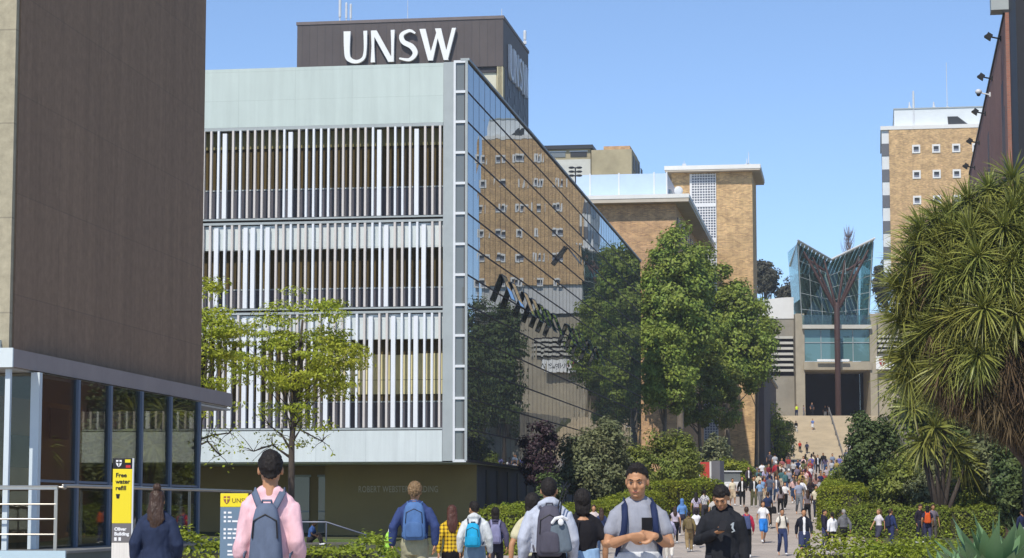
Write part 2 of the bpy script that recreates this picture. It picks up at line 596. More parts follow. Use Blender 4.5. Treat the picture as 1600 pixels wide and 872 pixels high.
# hinged panes standing open
M_flap = mirror_glass('open_pane_glass', (.03, .05, .07), (.8, .9, 1), 1.6, lo=.06)
def flap(px, ytop, row_h=1.3, ang=28, w=1.5):
    ly = f.side(px)
    Y = f.world(0, ly).y
    z1 = WZ(ytop, Y)
    Mx = Matrix.Translation((.04, ly, z1)) @ Matrix.Rotation(R(-ang), 4, 'Y')
    o = MB().box(-.006, .006, .041, w - .041, -row_h + .041, -.041, Mx).build('open_window', M_flap, web)
    fr = MB()
    for (a, b, c, d) in ((0, .04, -row_h, 0), (w - .04, w, -row_h, 0), (0.04, w - .04, -.04, 0), (.04, w - .04, -row_h, -row_h + .04)):
        fr.box(-.018, .018, a, b, c, d, Mx)
    fr.build('frame', mat('flap_frame', (.10, .11, .12), .5, .1, 1), o)
for px, yt in ((884, 384), (782, 428), (797, 440), (816, 455), (829, 465), (841, 474), (851, 482), (862, 489), (884, 505), (895, 513), (905, 520), (918, 530), (931, 541)):
    flap(px, yt, ang=21 if px != 884 or yt > 400 else 38)
# ground floor under the overhang
zs = zW(721)
MB().box(XL, -.02, .2, 64, zs - .06, zs - .01).build('soffit', M_soffit, web)
xg = f.front(474)
gw = MB().box(xg, -.24, 4.0, 60, -.5, zs - .062).build('ground_floor_wall', M_brownwall, web)
for k in range(12):
    MB().box(-.195, -.15, 6.2 + k * 3.2, 6.8 + k * 3.2, -.4, zs - .25).build('dark_slot', M_darkframe, gw)
MB().box(-.237, -.2, 4.02, 60, -.5, zs - .07).build('side_cladding', mat('grey_cladding', (.12, .115, .12), .8, .15, .7), web)
bk = MB().box(XL, xg - .02, 6.0, 6.2, -.4, zs - .065).build('entrance_wall', M_brownwall, web)
for (a, b) in ((402, 432), (447, 470)):
    w_ = MB().box(f.front(a), f.front(b), 5.92, 5.99, .1, 2.9).build('window', M_glassC, bk)
    MB().box(f.front(a) - .06, f.front(b) + .06, 5.94, 5.995, 2.9, 3.0).box(f.front(a), f.front(b), 5.90, 5.93, 1.3, 1.36).build('frame', M_alu, w_)
M_letter = mat('aged_bronze_letter', (.50, .42, .30), .5, .1, 4)
xa, xb = f.front(543) - .42, f.front(675) - .5
lt = text_mesh('wall_lettering', 'ROBERT WEBSTER BUILDING', .40, M_letter, web, (xa, 3.985, WZ(769, 100.2)), depth=.01, bold=.004, space=1.08)
bpy.context.view_layer.update()
lt.scale.x = (xb - xa) / max(.1, lt.dimensions.x)
# planted bank, seat wall and handrail at its foot
P = f.world(-14, -1.2); 
empt = empty('seat_wall', f.loc(), -f.a, 'long low concrete seat wall with a lit green lawn strip behind it, below the brown wall', 'low wall')
MB().box(-20, f.front(600), -3.0, -2.6, -.6, WZ(848, 93)).build('wall_block', mat('dark_concrete', (.13, .12, .11), .9, .2, .5), empt)
tag(MB().box(-20, f.front(620), -2.58, 1.5, -.5, WZ(843, 94.5) - .02).build('lawn_strip', M_lawn, None, loc=f.loc()), kind='structure').rotation_euler = (0, 0, -f.a)
hr = MB(); h0, h1, h2 = W(468, 816, 88), W(510, 816, 88), W(572, 836, 88)
hr.tube([h0, h1, h2], .035, 8)
for p in (h0, h1, h2): hr.tube([p, (p.x, p.y, gz(88))], .03, 8)
tag(hr.build('handrail', mat('blue_grey_steel', (.16, .17, .22), .4, .05, 2, metal=.5), smooth=True), 'grey steel handrail sloping down beside the seated person', 'handrail')

# ================================================================== dark tower with the big white sign
M_clad = brick_mat('dark_cladding', (.085, .068, .064), (.078, .062, .060), (.06, .05, .048), w=.9, h=12, msize=.03, offset=0, var=.12, vscale=.3, bump=.01, rough=.7)
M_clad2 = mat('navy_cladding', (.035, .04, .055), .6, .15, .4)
M_cream = mat('cream_concrete', (.50, .44, .28), .85, .12, .5)
M_signw = mat('sign_white', (.82, .82, .80), .4, .02, 1)
ft = Fr(786, 250, AX)
tw = empty('sign_tower', ft.loc(), -ft.a, 'tall dark clad tower behind the louvred building carrying big white rooftop letters', 'tower')
zT = lambda py: WZ(py, 250)
x0 = ft.front(457); D = ft.side(826)
MB().box(x0, 0, 0, D, zT(103), zT(29)).build('crown_cladding', M_clad, tw)
MB().box(x0 - .1, .1, -.1, D + .1, zT(29) + .003, zT(29) + .35).build('coping', mat('tower_coping', (.16, .13, .125), .7, .1, 1), tw)
MB().box(x0 + .3, -.6, .6, D - .3, 0, zT(103) - .003).build('shaft', M_cream, tw)
cp = MB()
for px in (730, 776): cp.box(ft.front(px), ft.front(px) + .55, .05, .58, 0, zT(103) - .004)
cp.box(-.62, -.05, .05, 1.2, 0, zT(103) - .004)
cp.build('concrete_fin', M_cream, tw)
MB().box(ft.front(732), ft.front(774), .5, .59, 0, zT(112)).build('cream_panel', mat('pale_cream_panel', (.60, .58, .46), .7, .1, .5), tw)
MB().box(ft.front(732), ft.front(774), .3, .59, zT(112) + .01, zT(104)).build('shadow_gap', M_darkwall, tw)
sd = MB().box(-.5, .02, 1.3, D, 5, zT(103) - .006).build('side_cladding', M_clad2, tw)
for r_ in range(6):
    for c_ in range(4):
        MB().box(.025, .06, 3 + c_ * 4.2 + (r_ % 2) * 1.5, 4.0 + c_ * 4.2 + (r_ % 2) * 1.5, zT(112 + r_ * 16) - 1.0, zT(112 + r_ * 16)).build('window', M_darkframe, sd)
def stroke(pts, wd):
    """outline of a pen stroke of changing width"""
    L, Rr = [], []
    n = len(pts)
    for i in range(n):
        a = Vector(pts[max(i - 1, 0)]); b = Vector(pts[min(i + 1, n - 1)])
        t = (b - a).normalized(); nn = Vector((-t.y, t.x))
        p = Vector(pts[i])
        L.append(tuple(p + nn * wd[i] / 2)); Rr.append(tuple(p - nn * wd[i] / 2))
    return L + Rr[::-1]
def curve(pts, wd, k=6):
    out, ow = [], []
    n = len(pts)
    for i in range(n - 1):
        p0, p1, p2, p3 = [Vector(pts[min(max(j, 0), n - 1)]) for j in (i - 1, i, i + 1, i + 2)]
        for q in range(k):
            t = q / k
            out.append(tuple(.5 * ((2 * p1) + (p2 - p0) * t + (2 * p0 - 5 * p1 + 4 * p2 - p3) * t * t + (3 * p1 - p0 - 3 * p2 + p3) * t ** 3)))
            ow.append(wd[i] + (wd[i + 1] - wd[i]) * t)
    out.append(pts[-1]); ow.append(wd[-1])
    return stroke(out, ow)
LET = {
 'U': [curve([(.10, 1), (.10, .40), (.15, .14), (.36, .035), (.56, .13), (.62, .40), (.62, 1)], [.20, .16, .15, .11, .09, .08, .11])],
 'N': [stroke([(.06, 0), (.06, .5), (.05, 1)], [.12, .075, .10]), [(.0, 1), (.16, 1), (.66, .0), (.50, .0)], stroke([(.62, .02), (.62, .5), (.62, 1)], [.07, .075, .11])],
 'S': [curve([(.50, .87), (.34, .96), (.12, .84), (.16, .62), (.40, .46), (.50, .24), (.34, .05), (.05, .10)], [.05, .09, .12, .14, .16, .14, .10, .05])],
 'W': [[(.0, 1), (.17, 1), (.38, 0), (.25, 0)], [(.25, 0), (.38, 0), (.56, .92), (.49, .92)], [(.44, 1), (.61, 1), (.82, 0), (.69, 0)], [(.69, 0), (.80, 0), (1.03, 1), (.92, 1)]],
}
def sign(parent, mats, x0, x1, z0, z1, y0, y1, axis='x'):
    adv = {'U': .78, 'N': .76, 'S': .62, 'W': 1.03}
    tot = sum(adv.values()); k = (x1 - x0) / tot; x = x0
    for ch in 'UNSW':
        mb = MB()
        for j, poly in enumerate(LET[ch]):
            e = j * .004
            pp = [(x + a * k, z0 + b * (z1 - z0)) for a, b in poly]
            if axis == 'x': mb.prism(pp, y0 - e, y1)
            else: mb.add([(y1 + e, a, b) for a, b in pp] + [(y0, a, b) for a, b in pp],
                         [tuple(range(len(pp)))] + [tuple(range(2 * len(pp) - 1, len(pp) - 1, -1))] + [(i, i + len(pp), (i + 1) % len(pp) + len(pp), (i + 1) % len(pp)) for i in range(len(pp))])
        mb.build('sign_letter', mats, parent)
        x += adv[ch] * k
sign(tw, M_signw, ft.front(533), ft.front(712), zT(93), zT(43), -.65, -.25)
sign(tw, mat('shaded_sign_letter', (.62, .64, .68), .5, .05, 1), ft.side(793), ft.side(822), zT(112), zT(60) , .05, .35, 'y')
M_mast = mat('antenna_white', (.6, .62, .64), .5, .1, 2)
def mast(px, y0, y1, Y, name='roof_antenna', r=.06, label='', head=False, group='antennas on the roofs', dark=False):
    a, b = W(px, y0, Y), W(px, y1, Y)
    mb = MB().tube([b, (b.x, b.y, a.z)], [r * 1.3, r * .7], 6)
    mb.box(b.x - .2, b.x + .2, b.y - .2, b.y + .2, b.z - .25, b.z + .12)
    if head: mb.tube([(b.x, b.y, a.z - (a.z - b.z) * .75), (b.x, b.y, a.z - .1)], r * 2.6, 8)
    o = mb.build(name, M_darkframe if dark else M_mast)
    tag(o, label, 'antenna', group)
mast(531, -4, 36, 255, label='white panel antenna, left of the trio on the dark tower roof', head=True)
mast(541, 4, 36, 255, label='middle antenna of the trio on the dark tower roof', head=True, r=.05)
mast(548, 6, 36, 255, label='right antenna of the trio on the dark tower roof', head=True, r=.05)
mast(637, 0, 33, 255, r=.03, label='thin whip antenna standing above the big white letter S')
mast(784, 14, 29, 255, r=.04, label='short aerial at the front right corner of the dark tower roof')
mast(820, 48, 66, 266, r=.07, label='white antenna by the far right edge of the dark tower roof', head=True)

# ================================================================== brick buildings on the left of the mall
M_brick = brick_mat('tan_brick', (.62, .355, .15), (.35, .18, .08), (.46, .35, .24), w=.30, h=.10, msize=.014, var=.30, vscale=.8, streak=.12)
M_brick2 = brick_mat('ochre_brick', (.67, .43, .185), (.39, .225, .10), (.50, .39, .25), w=.34, h=.12, msize=.014, var=.28, vscale=.8, streak=.12)
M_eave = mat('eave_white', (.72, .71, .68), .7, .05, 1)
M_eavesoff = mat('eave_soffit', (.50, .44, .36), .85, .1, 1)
fe = Fr(1059, 196, AX)
eb = empty('eaved_brick_building', fe.loc(), -fe.a, 'tan brick building with a wide white eave and a rooftop glass balustrade', 'building')
zE = lambda py: WZ(py, 196)
MB().box(-16, 0, 0, 36, 0, zE(318)).build('wall', M_brick, eb)
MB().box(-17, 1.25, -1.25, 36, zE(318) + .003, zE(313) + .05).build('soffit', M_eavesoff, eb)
MB().box(-17, 1.3, -1.3, 36, zE(313) + .053, zE(306)).build('eave', M_eave, eb)
wn_ = 0
for k in range(6):
    for j in range(4):
        w_ = MB().box(.004, .08, 2 + k * 5.4, 5.6 + k * 5.4, zE(330) - 2.0 - j * 3.7 - .2, zE(330) - .3 - j * 3.7).build('window', mat('shaded_window', (.10, .13, .19), .2, .1, 1), eb)
        MB().box(.085, .12, 3.7 + k * 5.4, 3.85 + k * 5.4, zE(330) - 2.2 - j * 3.7, zE(330) - .3 - j * 3.7).build('frame', M_whitealu, w_)
M_bal = mat('frosted_balustrade', (.50, .62, .78), .25, .04, 1, spec=.6)
bl = MB(); bp_ = MB()
bx = [fe.front(p) for p in (898, 922, 968, 1024, 1044)]
for a, b in zip(bx, bx[1:]):
    bl.box(a + .06, b - .06, .9, .96, zE(303), zE(268) + (0.0))
for a in bx: bp_.box(a - .06, a + .06, .86, 1.0, zE(306) + .003, zE(266))
bl.box(bx[-1] - .03, bx[-1] + .03, 1.02, 16, zE(303), zE(268))
b_ = bl.build('balustrade', M_bal, eb); bp_.build('post', M_whitealu, b_)
MB().box(fe.front(1026), fe.front(1047), 3, 6, zE(306) + .005, zE(288)).build('roof_plant', M_alu, eb)
p = W(1060, 300, 197)
dish = MB().tube([(p.x, p.y, zE(306)), (p.x, p.y, p.z)], .05, 6)
dish.ball((p.x, p.y - .1, p.z + .1), (.4, .12, .4), 12)
tag(dish.build('satellite_dish', M_mast), 'small pale satellite dish at the corner of the white eave', 'satellite dish')
# cluster lamp mast above the glass edge
p = W(899, 290, 193); q = W(899, 262, 193)
lm = MB().tube([(p.x, p.y, 14), q], .06, 6)
for k in range(3):
    for s_ in (-1, 1):
        lm.ball((q.x + s_ * .33, q.y, q.z - .35 * k), (.28, .2, .11), 8)
        lm.tube([(q.x, q.y, q.z - .35 * k - .05), (q.x + s_ * .3, q.y, q.z - .35 * k)], .04, 6)
tag(lm.build('lamp_mast', M_darkframe), 'dark mast with clustered lamp heads above the glass roofline', 'lamp')

fp = Fr(990, 242, AX)
ph = empty('rooftop_penthouse', fp.loc(), -fp.a, 'weathered concrete rooftop plant building behind the glass balustrade', 'building')
zP = lambda py: WZ(py, 242)
M_wconc = mat('weathered_concrete', (.36, .31, .20), .9, .25, .35, bump=.005)
MB().box(fp.front(926), 0, 0, fp.side(1003), 0, zP(233)).build('concrete_block', M_wconc, ph)
MB().box(fp.front(945), -.2, .3, fp.side(1002), zP(233) + .003, zP(227)).build('brick_upstand', M_brick, ph)
MB().box(fp.front(846), fp.front(924), .5, 9, 0, zP(230)).build('plant_room', M_wconc, ph)
MB().box(fp.front(844), fp.front(928), .1, 9.4, zP(230) + .003, zP(224)).build('flat_roof', M_darkframe, ph)
for (a, b) in ((858, 884), (892, 918)):
    w_ = MB().box(fp.front(a), fp.front(b), .42, .497, zP(242), zP(234)).build('window', M_glassC if a < 880 else M_darkframe, ph)
    MB().box(fp.front(a) - .1, fp.front(b) + .1, .40, .495, zP(234) + .003, zP(232.5)).build('frame', M_whitealu, w_)
MB().box(fp.front(842), fp.front(924), .44, .497, 5, zP(246)).build('pale_panel', mat('pale_render', (.52, .52, .47), .8, .1, 1), ph)
dsl = MB()
for k in range(4): dsl.box(.003, .05, 1.5 + k * 3, 3.4 + k * 3, zP(262), zP(240))
dsl.build('side_slots', M_darkframe, ph)

fb = Fr(1181, 233, AX)
bt = empty('brick_stair_tower', fb.loc(), -fb.a, 'tall tan brick stair tower with a flat white roof slab and a white pierced screen', 'tower')
zB = lambda py: WZ(py, 233)
DT = max(3.0, min(14, fb.side(1187)))
MB().box(fb.front(1053), 0, 0, DT, 2, zB(268)).build('wall', M_brick2, bt)
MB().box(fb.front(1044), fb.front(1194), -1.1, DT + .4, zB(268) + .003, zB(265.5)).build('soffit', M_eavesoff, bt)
MB().box(fb.front(1043), fb.front(1195), -1.15, DT + .5, zB(265.5) + .003, zB(259)).build('roof_slab', M_eave, bt)
MB().box(fb.front(1075), fb.front(1115), .5, 2, zB(259) + .003, zB(256)).build('roof_hatch', M_alu, bt)
xs0, xs1 = fb.front(1085), fb.front(1123)
sc = MB(); nb = 9
for k in range(nb + 1):
    x = xs0 + (xs1 - xs0) * k / nb
    sc.box(x - .045, x + .045, -.16, -.02, zB(690), zB(270))
z = zB(690)
while z < zB(270):
    sc.box(xs0, xs1, -.15, -.025, z, z + .09); z += (xs1 - xs0) / nb
for py in (319, 375, 432, 490, 550, 610): sc.box(xs0 - .05, xs1 + .05, -.2, -.02, zB(py) - .2, zB(py) + .2)
sc.box(xs0 - .2, xs0 - .05, -.17, -.02, zB(690), zB(270))
scr = sc.build('pierced_screen', mat('screen_white', (.68, .68, .68), .6, .05, 1), bt)
MB().box(xs0, xs1, -.018, -.004, zB(690), zB(270)).build('screen_backing', mat('screen_back', (.20, .22, .28), .8, .1, 1), scr)
for (px, y0) in ((1170, 238), (1167, 248), (1069, 252)):
    mast(px, y0, 258, 235, r=.04, label={1170: 'taller aerial on the brick stair tower roof, near its right end', 1167: 'short aerial just left of the taller one on the brick stair tower', 1069: 'stub aerial at the left end of the brick stair tower roof'}[px])
# low dark wing running from the tower to the hall
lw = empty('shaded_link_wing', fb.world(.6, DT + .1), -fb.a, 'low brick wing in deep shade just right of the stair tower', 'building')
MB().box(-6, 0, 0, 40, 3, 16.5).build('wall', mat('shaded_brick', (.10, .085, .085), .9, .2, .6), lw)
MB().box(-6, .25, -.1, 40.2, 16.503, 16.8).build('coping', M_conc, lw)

# ================================================================== far right: tall ochre tower
fl = Fr(1399, 321, R(9.2))
lib = empty('ochre_brick_tower', fl.loc(), -fl.a, 'tall ochre brick tower with rows of small square windows behind the yucca', 'tower')
zL = lambda py: WZ(py, 321)
XR = 15.6
MB().box(0, XR, 0, 22, zL(437), zL(203)).build('wall', M_brick2, lib)
MB().box(0, XR, .4, 21.6, zL(482), zL(437) - .003).build('podium', mat('podium_grey', (.55, .55, .54), .8, .08, .5), lib)
MB().box(0, XR, .8, 21.6, 10, zL(482) - .003).build('podium_base', mat('podium_dark', (.10, .095, .08), .8, .2, .5), lib)
MB().box(-1.2, XR, -.08, 22, zL(203) + .003, zL(197)).build('parapet', M_eave, lib)
bay = MB().box(fl.front(1387.5), -.01, .3, 14, zL(437), zL(203)).build('corner_bay', mat('bay_white', (.66, .68, .68), .7, .05, 1), lib)
for k in range(6):
    MB().box(fl.front(1387.5) - .03, -.02, .2, 10, zL(243 + k * 40.3), zL(224 + k * 40.3)).build('bay_window', mat('bay_window_grey', (.13, .13, .14), .4, .1, 1), bay)
wf = MB(); wd = MB(); ws = MB()
for s_ in (-1, 1): wf.box(s_ * .58 - (.0 if s_ < 0 else .22), s_ * .58 + (.22 if s_ < 0 else 0), -.1, .05, -.62, .62)
wf.box(-.36, .36, -.1, .05, .34, .62); wf.box(-.36, .36, -.1, .05, -.62, -.42)
wd.box(-.36, .36, -.02, .05, -.42, .34)
ws.box(-.36, .36, -.06, -.03, -.42, -.1)
for mm, mt_ in ((wf, M_eave), (wd, M_darkframe), (ws, mat('window_sash', (.2, .21, .25), .4, .05, 1))):
    pass
mf, md, ms = wf.mesh('frame'), wd.mesh('pane'), ws.mesh('sash')
mf.materials.append(M_eave); md.materials.append(M_darkframe); ms.materials.append(mat('window_sash', (.2, .21, .25), .4, .05, 1))
px0 = fl.front(1442)
for r_ in range(6):
    for c_ in range(5):
        w_ = link_mesh('window', mf, lib, (px0 + c_ * 2.84, -.005, zL(234 + r_ * 39.8)))
        link_mesh('pane', md, w_); link_mesh('sash', ms, w_)
MB().box(fl.front(1408), XR - 1, 1, 18, zL(197) + .003, zL(170)).build('roof_house', mat('roof_house_white', (.68, .72, .74), .6, .06, .4), lib)
MB().box(fl.front(1407), XR - .9, .9, 18.1, zL(170) + .003, zL(168)).build('roof_edge', M_alu, lib)
hx = [fl.front(1493), fl.front(1509), fl.front(1526), fl.front(1494)]
MB().prism([(hx[0], zL(183)), (hx[1], zL(183)), (hx[2], zL(196)), (hx[3], zL(196))], .9, .997).build('skylight', M_darkframe, lib)
mast(1428, 143, 197, 321.5, r=.18, label='white flue pipe on the ochre tower roof, left end')
mast(1480, 98, 168, 330, r=.05, label='tall thin radio mast rising above the ochre tower roof')
mast(1421, 160, 168, 330, r=.12, label='stubby vent on the ochre tower roof beside the white flue')
mast(1459, 160, 168, 330, r=.14, label='small vent near the middle of the ochre tower roof')

# ================================================================== right edge: red brick building
M_red = brick_mat('red_brick', (.36, .155, .11), (.30, .125, .09), (.28, .18, .14), var=.15, vscale=.5)
fd = Fr(1600, 84, R(9.7))
def solve_edge(px):     # local y along the left face for a photo column
    return fd.side(px)
rb = empty('red_brick_building', fd.loc(), -fd.a, 'dark red brick building leaning in from the right edge above the yucca', 'building')
ly1, ly2 = fd.side(1584), fd.side(1526)
zr = WZ(36, fd.world(0, ly1).y)
MB().box(0, 14, ly1 - 2, ly2, 0, zr).build('wall', M_red, rb)
MB().box(-.06, 14, ly1 - 2, ly2 + .05, zr + .003, zr + .12).build('coping', M_darkframe, rb)
for j, (pa, pb, ya, h) in enumerate(((1582, 1565, 125, 3.0), (1584, 1572, 165, 3.2), (1558, 1547, 205, 3.6))):
    la, lb = fd.side(pa), fd.side(pb)
    z1 = WZ(ya, fd.world(0, la).y)
    for q in range(2):
        w_ = MB().box(-.01, .04, la + q * .9, la + q * .9 + .45, z1 - h, z1).build('slot_window', M_darkframe, rb)
mbp = MB().box(.15, 5, ly1 - 7, ly1 - 2.05, 0, zr + 3).build('dark_pylon', mat('black_panel', (.012, .012, .016), .6, .2, 1), rb)
MB().box(-.55, 5, ly1 - 2.0, ly1 - 1.0, zr + .13, zr + 6).build('roof_box', M_alu, rb)
M_black = mat('black_metal', (.012, .012, .014), .5, .1, 2)
def flood(px, py, lab, camera=False):
    ly = fd.side(px + 12)
    P0 = fd.world(0, ly); z = WZ(py, P0.y)
    o = empty('security_camera' if camera else 'floodlight', fd.world(-.05, ly, z), -fd.a, lab, 'camera' if camera else 'floodlight', None if camera else 'floodlights along the red brick roof edge')
    MB().tube([(0, 0, -.15), (-.3, 0, -.08), (-.45, 0, 0)], .035, 6).box(-.02, .05, -.1, .1, -.25, -.05).build('bracket', M_black if not camera else M_mast, o)
    if camera:
        MB().ball((-.5, 0, 0), (.16, .16, .14), 10).build('housing', M_mast, o, True)
        MB().ball((-.5, -.02, -.12), .1, 10).build('dome_lens', M_black, o, True)
    else:
        Mx = Matrix.Translation((-.42, 0, .02)) @ Matrix.Rotation(R(35), 4, 'Y') @ Matrix.Scale(.68, 4)
        MB().box(-.17, .17, -.2, .2, -.09, .09, Mx).prism([(-.17, -.09), (.17, -.09), (.24, -.26), (-.24, -.26)], -.26, .26, Mx).build('lamp_head', M_black, o)
        MB().box(-.2, .2, -.2, .2, -.285, -.265, Mx).build('lens', M_glassC, o)
for px, py, lab in ((1569, 55, 'topmost black floodlight on the red brick building'), (1554, 118, 'second black floodlight, just above the white dome camera'),
                    (1542, 173, 'third black floodlight, just below the white dome camera'), (1531, 219, 'fourth black floodlight, against the ochre tower'),
                    (1523, 258, 'lowest black floodlight, just over the yucca leaves')):
    flood(px, py, lab)
flood(1550, 143, 'white dome security camera on the red brick roof edge', True)
# ================================================================== left building with the glazed cafe
M_agg = brick_mat('exposed_aggregate', (.27, .180, .115), (.255, .170, .110), (.22, .15, .10), w=2.1, h=1.6, msize=.010, offset=0, var=.15, vscale=5, bump=.001, streak=.16)
M_cream2 = brick_mat('cream_aggregate', (.40, .355, .25), (.38, .34, .24), (.28, .25, .18), w=3.0, h=1.5, msize=.012, offset=0, var=.2, vscale=6, bump=.001, streak=.12)
fh = Fr(15, 35, R(7))
lb = empty('dark_aggregate_building', fh.loc(), -fh.a, 'tall building of dark aggregate panels over a glazed ground floor at the left', 'building')
zw = WZ(534, 35)
LW = fh.side(311)
MB().box(-12, -.0, .02, LW, zw - .3, 16).build('side_wall', M_agg, lb)
MB().box(-12, -.03, -.12, .018, zw - .3, 16).build('front_wall', M_cream2, lb)
# canopy
zc1, zc0 = WZ(546, 34.4), WZ(574, 34.4)
M_can = mat('canopy_white', (.60, .66, .67), .6, .05, 1)
M_canside = mat('canopy_grey', (.30, .26, .25), .7, .1, 1)
xc = fh.front(40) + .02
ye = fh.side(345)
cnp = MB().box(-12, xc, -.75, 12.9, zc0, zc1).build('canopy', M_canside, lb)
MB().box(-12, xc, -.80, -.753, zc0 - .01, zc1 + .01).build('front_fascia', M_can, cnp)
MB().box(-12, -.15, -.45, .0, zc1 + .003, zw + .02).build('flashing', M_can, cnp)
MB().box(-11.9, xc - .08, -.68, 12.8, zc0 - .03, zc0 - .003).build('soffit', mat('canopy_soffit', (.42, .42, .40), .8, .05, 1), cnp)
# glass wall and posts
DK = .82
M_post = mat('blue_grey_post', (.15, .19, .26), .5, .06, 1, metal=.2)
M_postw = mat('pale_post', (.58, .65, .68), .5, .05, 1)
M_cafe = clear_glass('cafe_glass', (.62, .60, .54), 1.4, lo=.02, hi=.55)
gx = .30
zt = zc0 - .032
def fsid(px):   # local y on the glass plane
    k = WX(px, 1.0)
    xo, yo = fh.x0 + gx * fh.c, fh.y0 - gx * fh.s
    return (k * yo - xo) / (fh.s - k * fh.c)
gy = [fsid(p) for p in (53, 116, 167, 216, 262, 307)]
for a, b in zip(gy, gy[1:]):
    MB().box(gx - .012, gx + .012, a + .05, b - .05, DK + .003, zt).build('glass_pane', M_cafe, lb)
for i, a in enumerate(gy):
    w = .055 if i else .07
    MB().box(gx - w, gx + w, a - w, a + w, DK + .002, zt).build('glazing_post', M_post if i else M_postw, lb)
mbx = MB()
for a, b in zip(gy, gy[1:]):
    mbx.box(gx - .03, gx + .03, a + .06, b - .06, DK + 1.05, DK + 1.09)
mbx.build('glazing_rail', M_post, lb)
pc = fh.front(38)
MB().box(xc - .16, xc - .08, -.66, -.58, DK + .002, zt).build('canopy_post', M_postw, lb)
# front glass (turned to the camera) and the room behind
MB().box(-9, gx - .08, gy[0] - .012, gy[0] + .012, DK + .003, zt).build('front_glass', M_cafe, lb)
room = MB().box(-9, -8.8, 0.2, 14, DK, zt).build('inner_wall', mat('tan_inner_wall', (.70, .45, .24), .8, .1, 1), lb)
MB().box(-8.7, -3.2, 4.6, 4.8, DK, zt).build('partition', mat('dark_partition', (.05, .06, .075), .7, .1, 1), lb)
MB().box(-2.6, -2.4, 5.0, 11, DK, zt).build('timber_wall', mat('timber_inner_wall', (.74, .48, .24), .7, .15, 1.2, stretch=(1, 1, .2)), lb)
MB().box(-9, gx - .09, gy[0], 13, zt - .05, zt - .01).build('ceiling', M_soffit, lb)
bd = MB()
for (y_, z_) in ((3.2, 1.9), (8.6, 2.2), (6.4, 1.6)): bd.box(-2.3, -2.26, y_, y_ + 1.1, DK + z_ - .2, DK + z_ + .4)
bd.build('menu_board', M_darkframe, lb)
# deck
xd = fh.front(134)
dk = empty('terrace_deck', fh.loc(), -fh.a, 'raised terrace with a pale edge under the cafe canopy', 'terrace')
MB().box(-12, 1.25, -1.0, 13, -.3, DK - .04).build('base', mat('terrace_base', (.10, .12, .11), .9, .1, 1), dk)
MB().box(-12, 1.28, -1.05, 13, DK - .037, DK).build('deck_boards', mat('deck_grey', (.2, .2, .19), .8, .1, 3), dk)
MB().box(-12, 1.27, -1.10, -1.053, DK - .45, DK + .005).build('front_edge', mat('edge_blue', (.42, .54, .60), .6, .06, 1), dk)
# stainless railings
M_ss = mat('stainless_steel', (.46, .43, .38), .32, .06, 3, metal=.85)
ra = empty('steel_railing', fh.loc(), -fh.a, 'stainless railing with four bars along the front of the cafe terrace', 'railing', None)
zr0 = WZ(762, 34.1)
yf = -.92
xr_ = 1.05
t = MB().tube([(-12, yf, zr0), (xr_ + .02, yf, zr0), (xr_ + .05, yf + .25, zr0)], .034, 8).build('top_rail', M_ss, ra, True)
for py in (788, 811, 835):
    z = WZ(py, 34.1)
    MB().tube([(-12, yf, z), (xr_, yf, z)], .014, 6).build('bar', M_ss, ra, True)
for x in (xr_, -1.6, -4.4):
    MB().box(x - .025, x + .025, yf - .012, yf + .012, DK, zr0).build('post', M_ss, ra)
rc = empty('side_railing', fh.loc(), -fh.a, 'stainless railing along the mall side of the terrace, behind the yellow totem', 'railing', None)
zr2 = DK + .98
MB().tube([(xr_, -.6, zr2), (xr_, 11.5, zr2)], .03, 8).build('top_rail', M_ss, rc, True)
for y in (2.2, 4.9, 6.7, 9.2, 11.5): MB().box(xr_ - .025, xr_ + .025, y - .012, y + .012, DK, zr2).build('post', M_ss, rc)
# cafe chairs
M_chair = mat('chair_aluminium', (.62, .62, .60), .35, .05, 3, metal=.6)
def cafe_chair(loc, rz, lab):
    c = empty('cafe_chair', loc, rz, lab, 'chair', 'chairs on the cafe terrace')
    MB().box(-.21, .21, -.21, .21, .44, .465).build('seat', M_chair, c)
    for sx in (-1, 1):
        MB().tube([(sx * .22, -.22, .0), (sx * .21, -.2, .44), (sx * .22, -.19, .64)], .014, 6).build('leg', M_chair, c, True)
        MB().tube([(sx * .22, .27, .0), (sx * .21, .21, .44), (sx * .21, .27, .84)], .014, 6).build('leg', M_chair, c, True)
        MB().tube([(sx * .225, -.2, .64), (sx * .235, .0, .67), (sx * .22, .23, .65)], [(.028, .012)] * 3, 6).build('armrest', M_chair, c, True)
    bk_ = MB()
    for z in (.56, .65, .74, .83): bk_.tube([(-.21, .235 + (z - .56) * .12, z), (0, .27 + (z - .56) * .12, z), (.21, .235 + (z - .56) * .12, z)], [(.012, .022)] * 3, 6)
    bk_.build('backrest', M_chair, c, True)
cafe_chair(fh.world(-.35, -.55, DK), R(85), 'aluminium armchair beside the white canopy post on the terrace')
cafe_chair(fh.world(-1.35, -.45, DK), R(-80), 'aluminium armchair cut by the left edge of the view')

